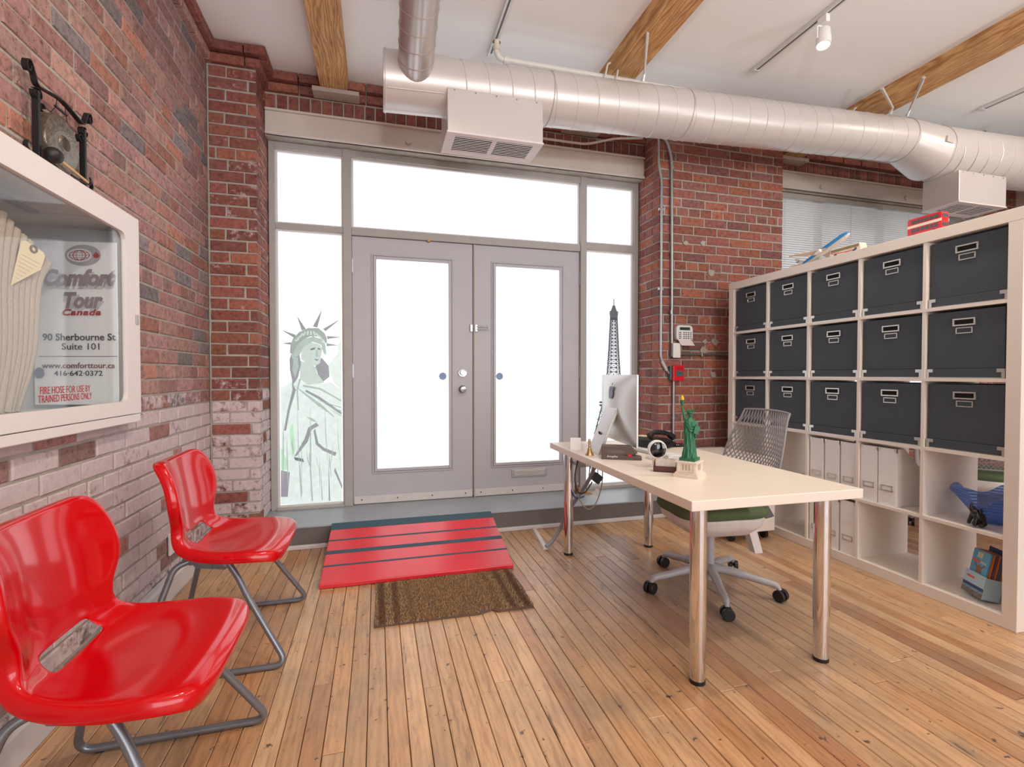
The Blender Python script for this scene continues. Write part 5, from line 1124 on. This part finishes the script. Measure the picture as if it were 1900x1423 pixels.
pl_('printed_sea',-.062,.062,-.0238,-.0228,.046,.060,NAVY,fp); pl_('printed_waves',-.062,.062,-.0238,-.0228,.034,.046,M('print_waves',(110,150,186),.45,var=.2,scale=90),fp); pl_('printed_pebbles',-.062,.062,-.0240,-.0228,.012,.034,M('print_pebble',(120,108,100),.6,var=.4,scale=130),fp)
for i,cc_ in enumerate(((92,166,208),(224,118,48),(96,84,110),(206,110,60),(80,96,130),(150,92,74))):
    o=pl_('brochure',-.052+.002*i,.048+.002*i,-.016+i*.010,-.008+i*.010,.016,.226+.001*i,SKY if i==0 else M('brochure_%d'%i,cc_,.45),br)
    if i==0: f=o
pl_('printed_badge',-.024,.006,-.0168,-.0158,.190,.216,M('print_badge',(206,206,170),.5,var=.25,scale=80),f)
ORG=M('ink_orange',(226,92,62),.5)
for par,y,z,mt in ((f,-.0166,.168,PAPER),(fp,-.0236,.086,M('ink_pale',(232,226,230),.5))):
    for i in range(5): pl_('orange_mark',-.046+i*.0092,-.039+i*.0092,y-.0004,y+.0006,z,z+.010,ORG,par)
    text('lettering','TICO.',.014,mt,par,T0@Matrix.Translation((.001,y-.0002,z))@Matrix.Rotation(PI/2,4,'X'),width=.036,font_h=.010,bold=.0003)
MB().prism([(-.018,.122),(.018,.122),(.012,.140),(.032,.160),(.028,.163),(.006,.148),(.004,.158),(-.006,.158),(-.008,.146),(-.030,.166),(-.034,.162),(-.014,.138)],-.0170,-.0158,'y',T0).build('printed_figure',M('print_brown',(150,104,80),.6,var=.2,scale=90),f)
cable=thing('black_cable','black cable hanging behind the near bookcase cells','cable',BP(.44,u0[0]+.16,0))
MB().tube([(0,0,.30),(.01,.0,.42),(0,.01,.60),(.01,0,.75),(0,0,.95)],.007,7,cr=5).build('cable',BLACKP,cable,smooth=50)
# on top of the bookcase
pa=thing('model_airplane','blue and white model airliner climbing on a curved stand on the bookcase','model plane',BP(.175,1.20,H),-BR_)
MB().cyl((0,0,0),(0,0,.008),.045,n=24).build('stand_foot',WHITE,pa,smooth=40); MB().tube([(0,.0,.004),(0,-.012,.05),(0,-.045,.088)],[.012,.007,.005],10,cr=5).build('stand_arm',M('stand_grey',(206,200,200),.4),pa,smooth=50)
AT=Matrix.Translation((0,-.05,.098))@Matrix.Rotation(-.36,4,'X')   # fuselage along local y, nose towards -y
KW=M('plane_white',(226,216,204),.35); KB=M('plane_blue',(40,140,210),.35); KG=M('plane_grey',(160,160,166),.4)
fz=[(-.20,.002),(-.192,.012),(-.175,.019),(-.15,.022),(.08,.022),(.15,.014),(.20,.004)]
V=MB()
def fus(u,v):
    s=v*(len(fz)-1); i=min(int(s),len(fz)-2); g_=s-i; y=fz[i][0]*(1-g_)+fz[i+1][0]*g_; r=fz[i][1]*(1-g_)+fz[i+1][1]*g_; t=2*PI*u; return AT@Vector((r*math.cos(t),y,r*math.sin(t)+max(0,y-.08)*.09))
MB().surf(fus,24,30).build('fuselage',KW,pa,smooth=60)
def fus2(u,v):
    p_=fus(-.07+u*.64,v); q_=AT.inverted()@p_; ctr=Vector((0,q_.y,max(0,q_.y-.08)*.09)); return AT@(ctr+(q_-ctr)*1.02+(q_-ctr).normalized()*.0002)
MB().surf(fus2,12,30).build('blue_upper_hull',KB,pa,smooth=60)
for s in (-1,1):
    MB().add([AT@Vector(p) for p in ((s*.012,-.045,-.006),(s*.012,.035,-.006),(s*.185,.10,.010),(s*.185,.082,.010),(s*.012,-.045,-.010),(s*.012,.035,-.010),(s*.185,.10,.008),(s*.185,.082,.008))],[(0,1,2,3),(4,7,6,5),(0,4,5,1),(1,5,6,2),(2,6,7,3),(3,7,4,0)]).build('wing',M('wing_tan',(206,184,168),.4),pa)
    MB().cyl(AT@Vector((s*.062,-.030,-.020)),AT@Vector((s*.062,.012,-.020)),.0115,.008,16).build('engine',WHITE,pa,smooth=40)
    MB().add([AT@Vector(p) for p in ((s*.006,.155,.010),(s*.006,.19,.010),(s*.070,.212,.016),(s*.070,.200,.016),(s*.006,.155,.007),(s*.006,.19,.007),(s*.070,.212,.014),(s*.070,.200,.014))],[(0,1,2,3),(4,7,6,5),(0,4,5,1),(1,5,6,2),(2,6,7,3),(3,7,4,0)]).build('tailplane',KW,pa)
MB().prism([(.145,.012),(.195,.014),(.222,.078),(.205,.078)],-.002,.002,'x',AT).build('tail_fin',KW,pa)
text('airline_lettering','KLM',.02,KB,pa,AT@frame3((-.0025,.215,.042),(0,-1,0),(0,0,1)),width=.026,font_h=.011,bold=.0004)
def bus(loc,rot,label,double):
    t=thing('toy_bus',label,'toy bus',loc,rot); RB=M('bus_red',(200,24,36),.3,coat=.4); GW=M('bus_glass',(74,80,86),.2); CW=M('bus_cream',(230,214,196),.4)
    if double:
        body=MB().prism(rrect(.165,.094,.010,4,0,.058),-.026,.026,'y').build('body',RB,t,bevel=.002)
        MB().box(-.0825,.083,-.0268,.0268,.056,.070).build('cream_band',CW,t)
        for z in (.032,.076):
            for i in range(6):
                for s in (-1,1): MB().box(-.068+i*.0225,-.050+i*.0225,s*.0265-.0006,s*.0265+.0006,z,z+.018).build('window',GW,body)
            MB().box(.0822,.0835,-.020,.020,z,z+.017).build('window',GW,body); MB().box(-.0835,-.0822,-.020,.020,z,z+.017).build('window',GW,body)
        wx=(-.05,.052)
    else:
        body=MB().prism([(-.10,.012),(.10,.012),(.104,.03),(.098,.058),(-.096,.058),(-.104,.03)],-.026,.026,'y').build('body',CW,t,bevel=.003)
        for s in (-1,1): MB().box(-.092,.094,s*.0262-.0008,s*.0262+.0008,.036,.052).build('window_band',M('gold_glass',(130,112,70),.25),body); MB().prism([(-.02,.018),(.09,.030),(.096,.034),(.0,.024),(-.08,.026)],s*.0262-.001,s*.0262+.001,'y').build('red_swoosh',RB,body); MB().cyl((-.072,s*.0255,.026),(-.072,s*.0275,.026),.008,n=16).build('badge',M('badge_blue',(70,80,120),.4),body)
        wx=(-.062,.062)
    for x in wx:
        for s in (-1,1): MB().cyl((x,s*.018,.012),(x,s*.027,.012),.012,n=16).build('wheel',BLACKP,t,smooth=40)
    return t
bus(BP(.10,.455,H),PI/2-BR_,'red double decker toy bus on top of the bookcase',True)
bus(BP(.085,.895,H),PI/2-BR_,'cream and gold toy coach beside the model airliner on the bookcase',False)
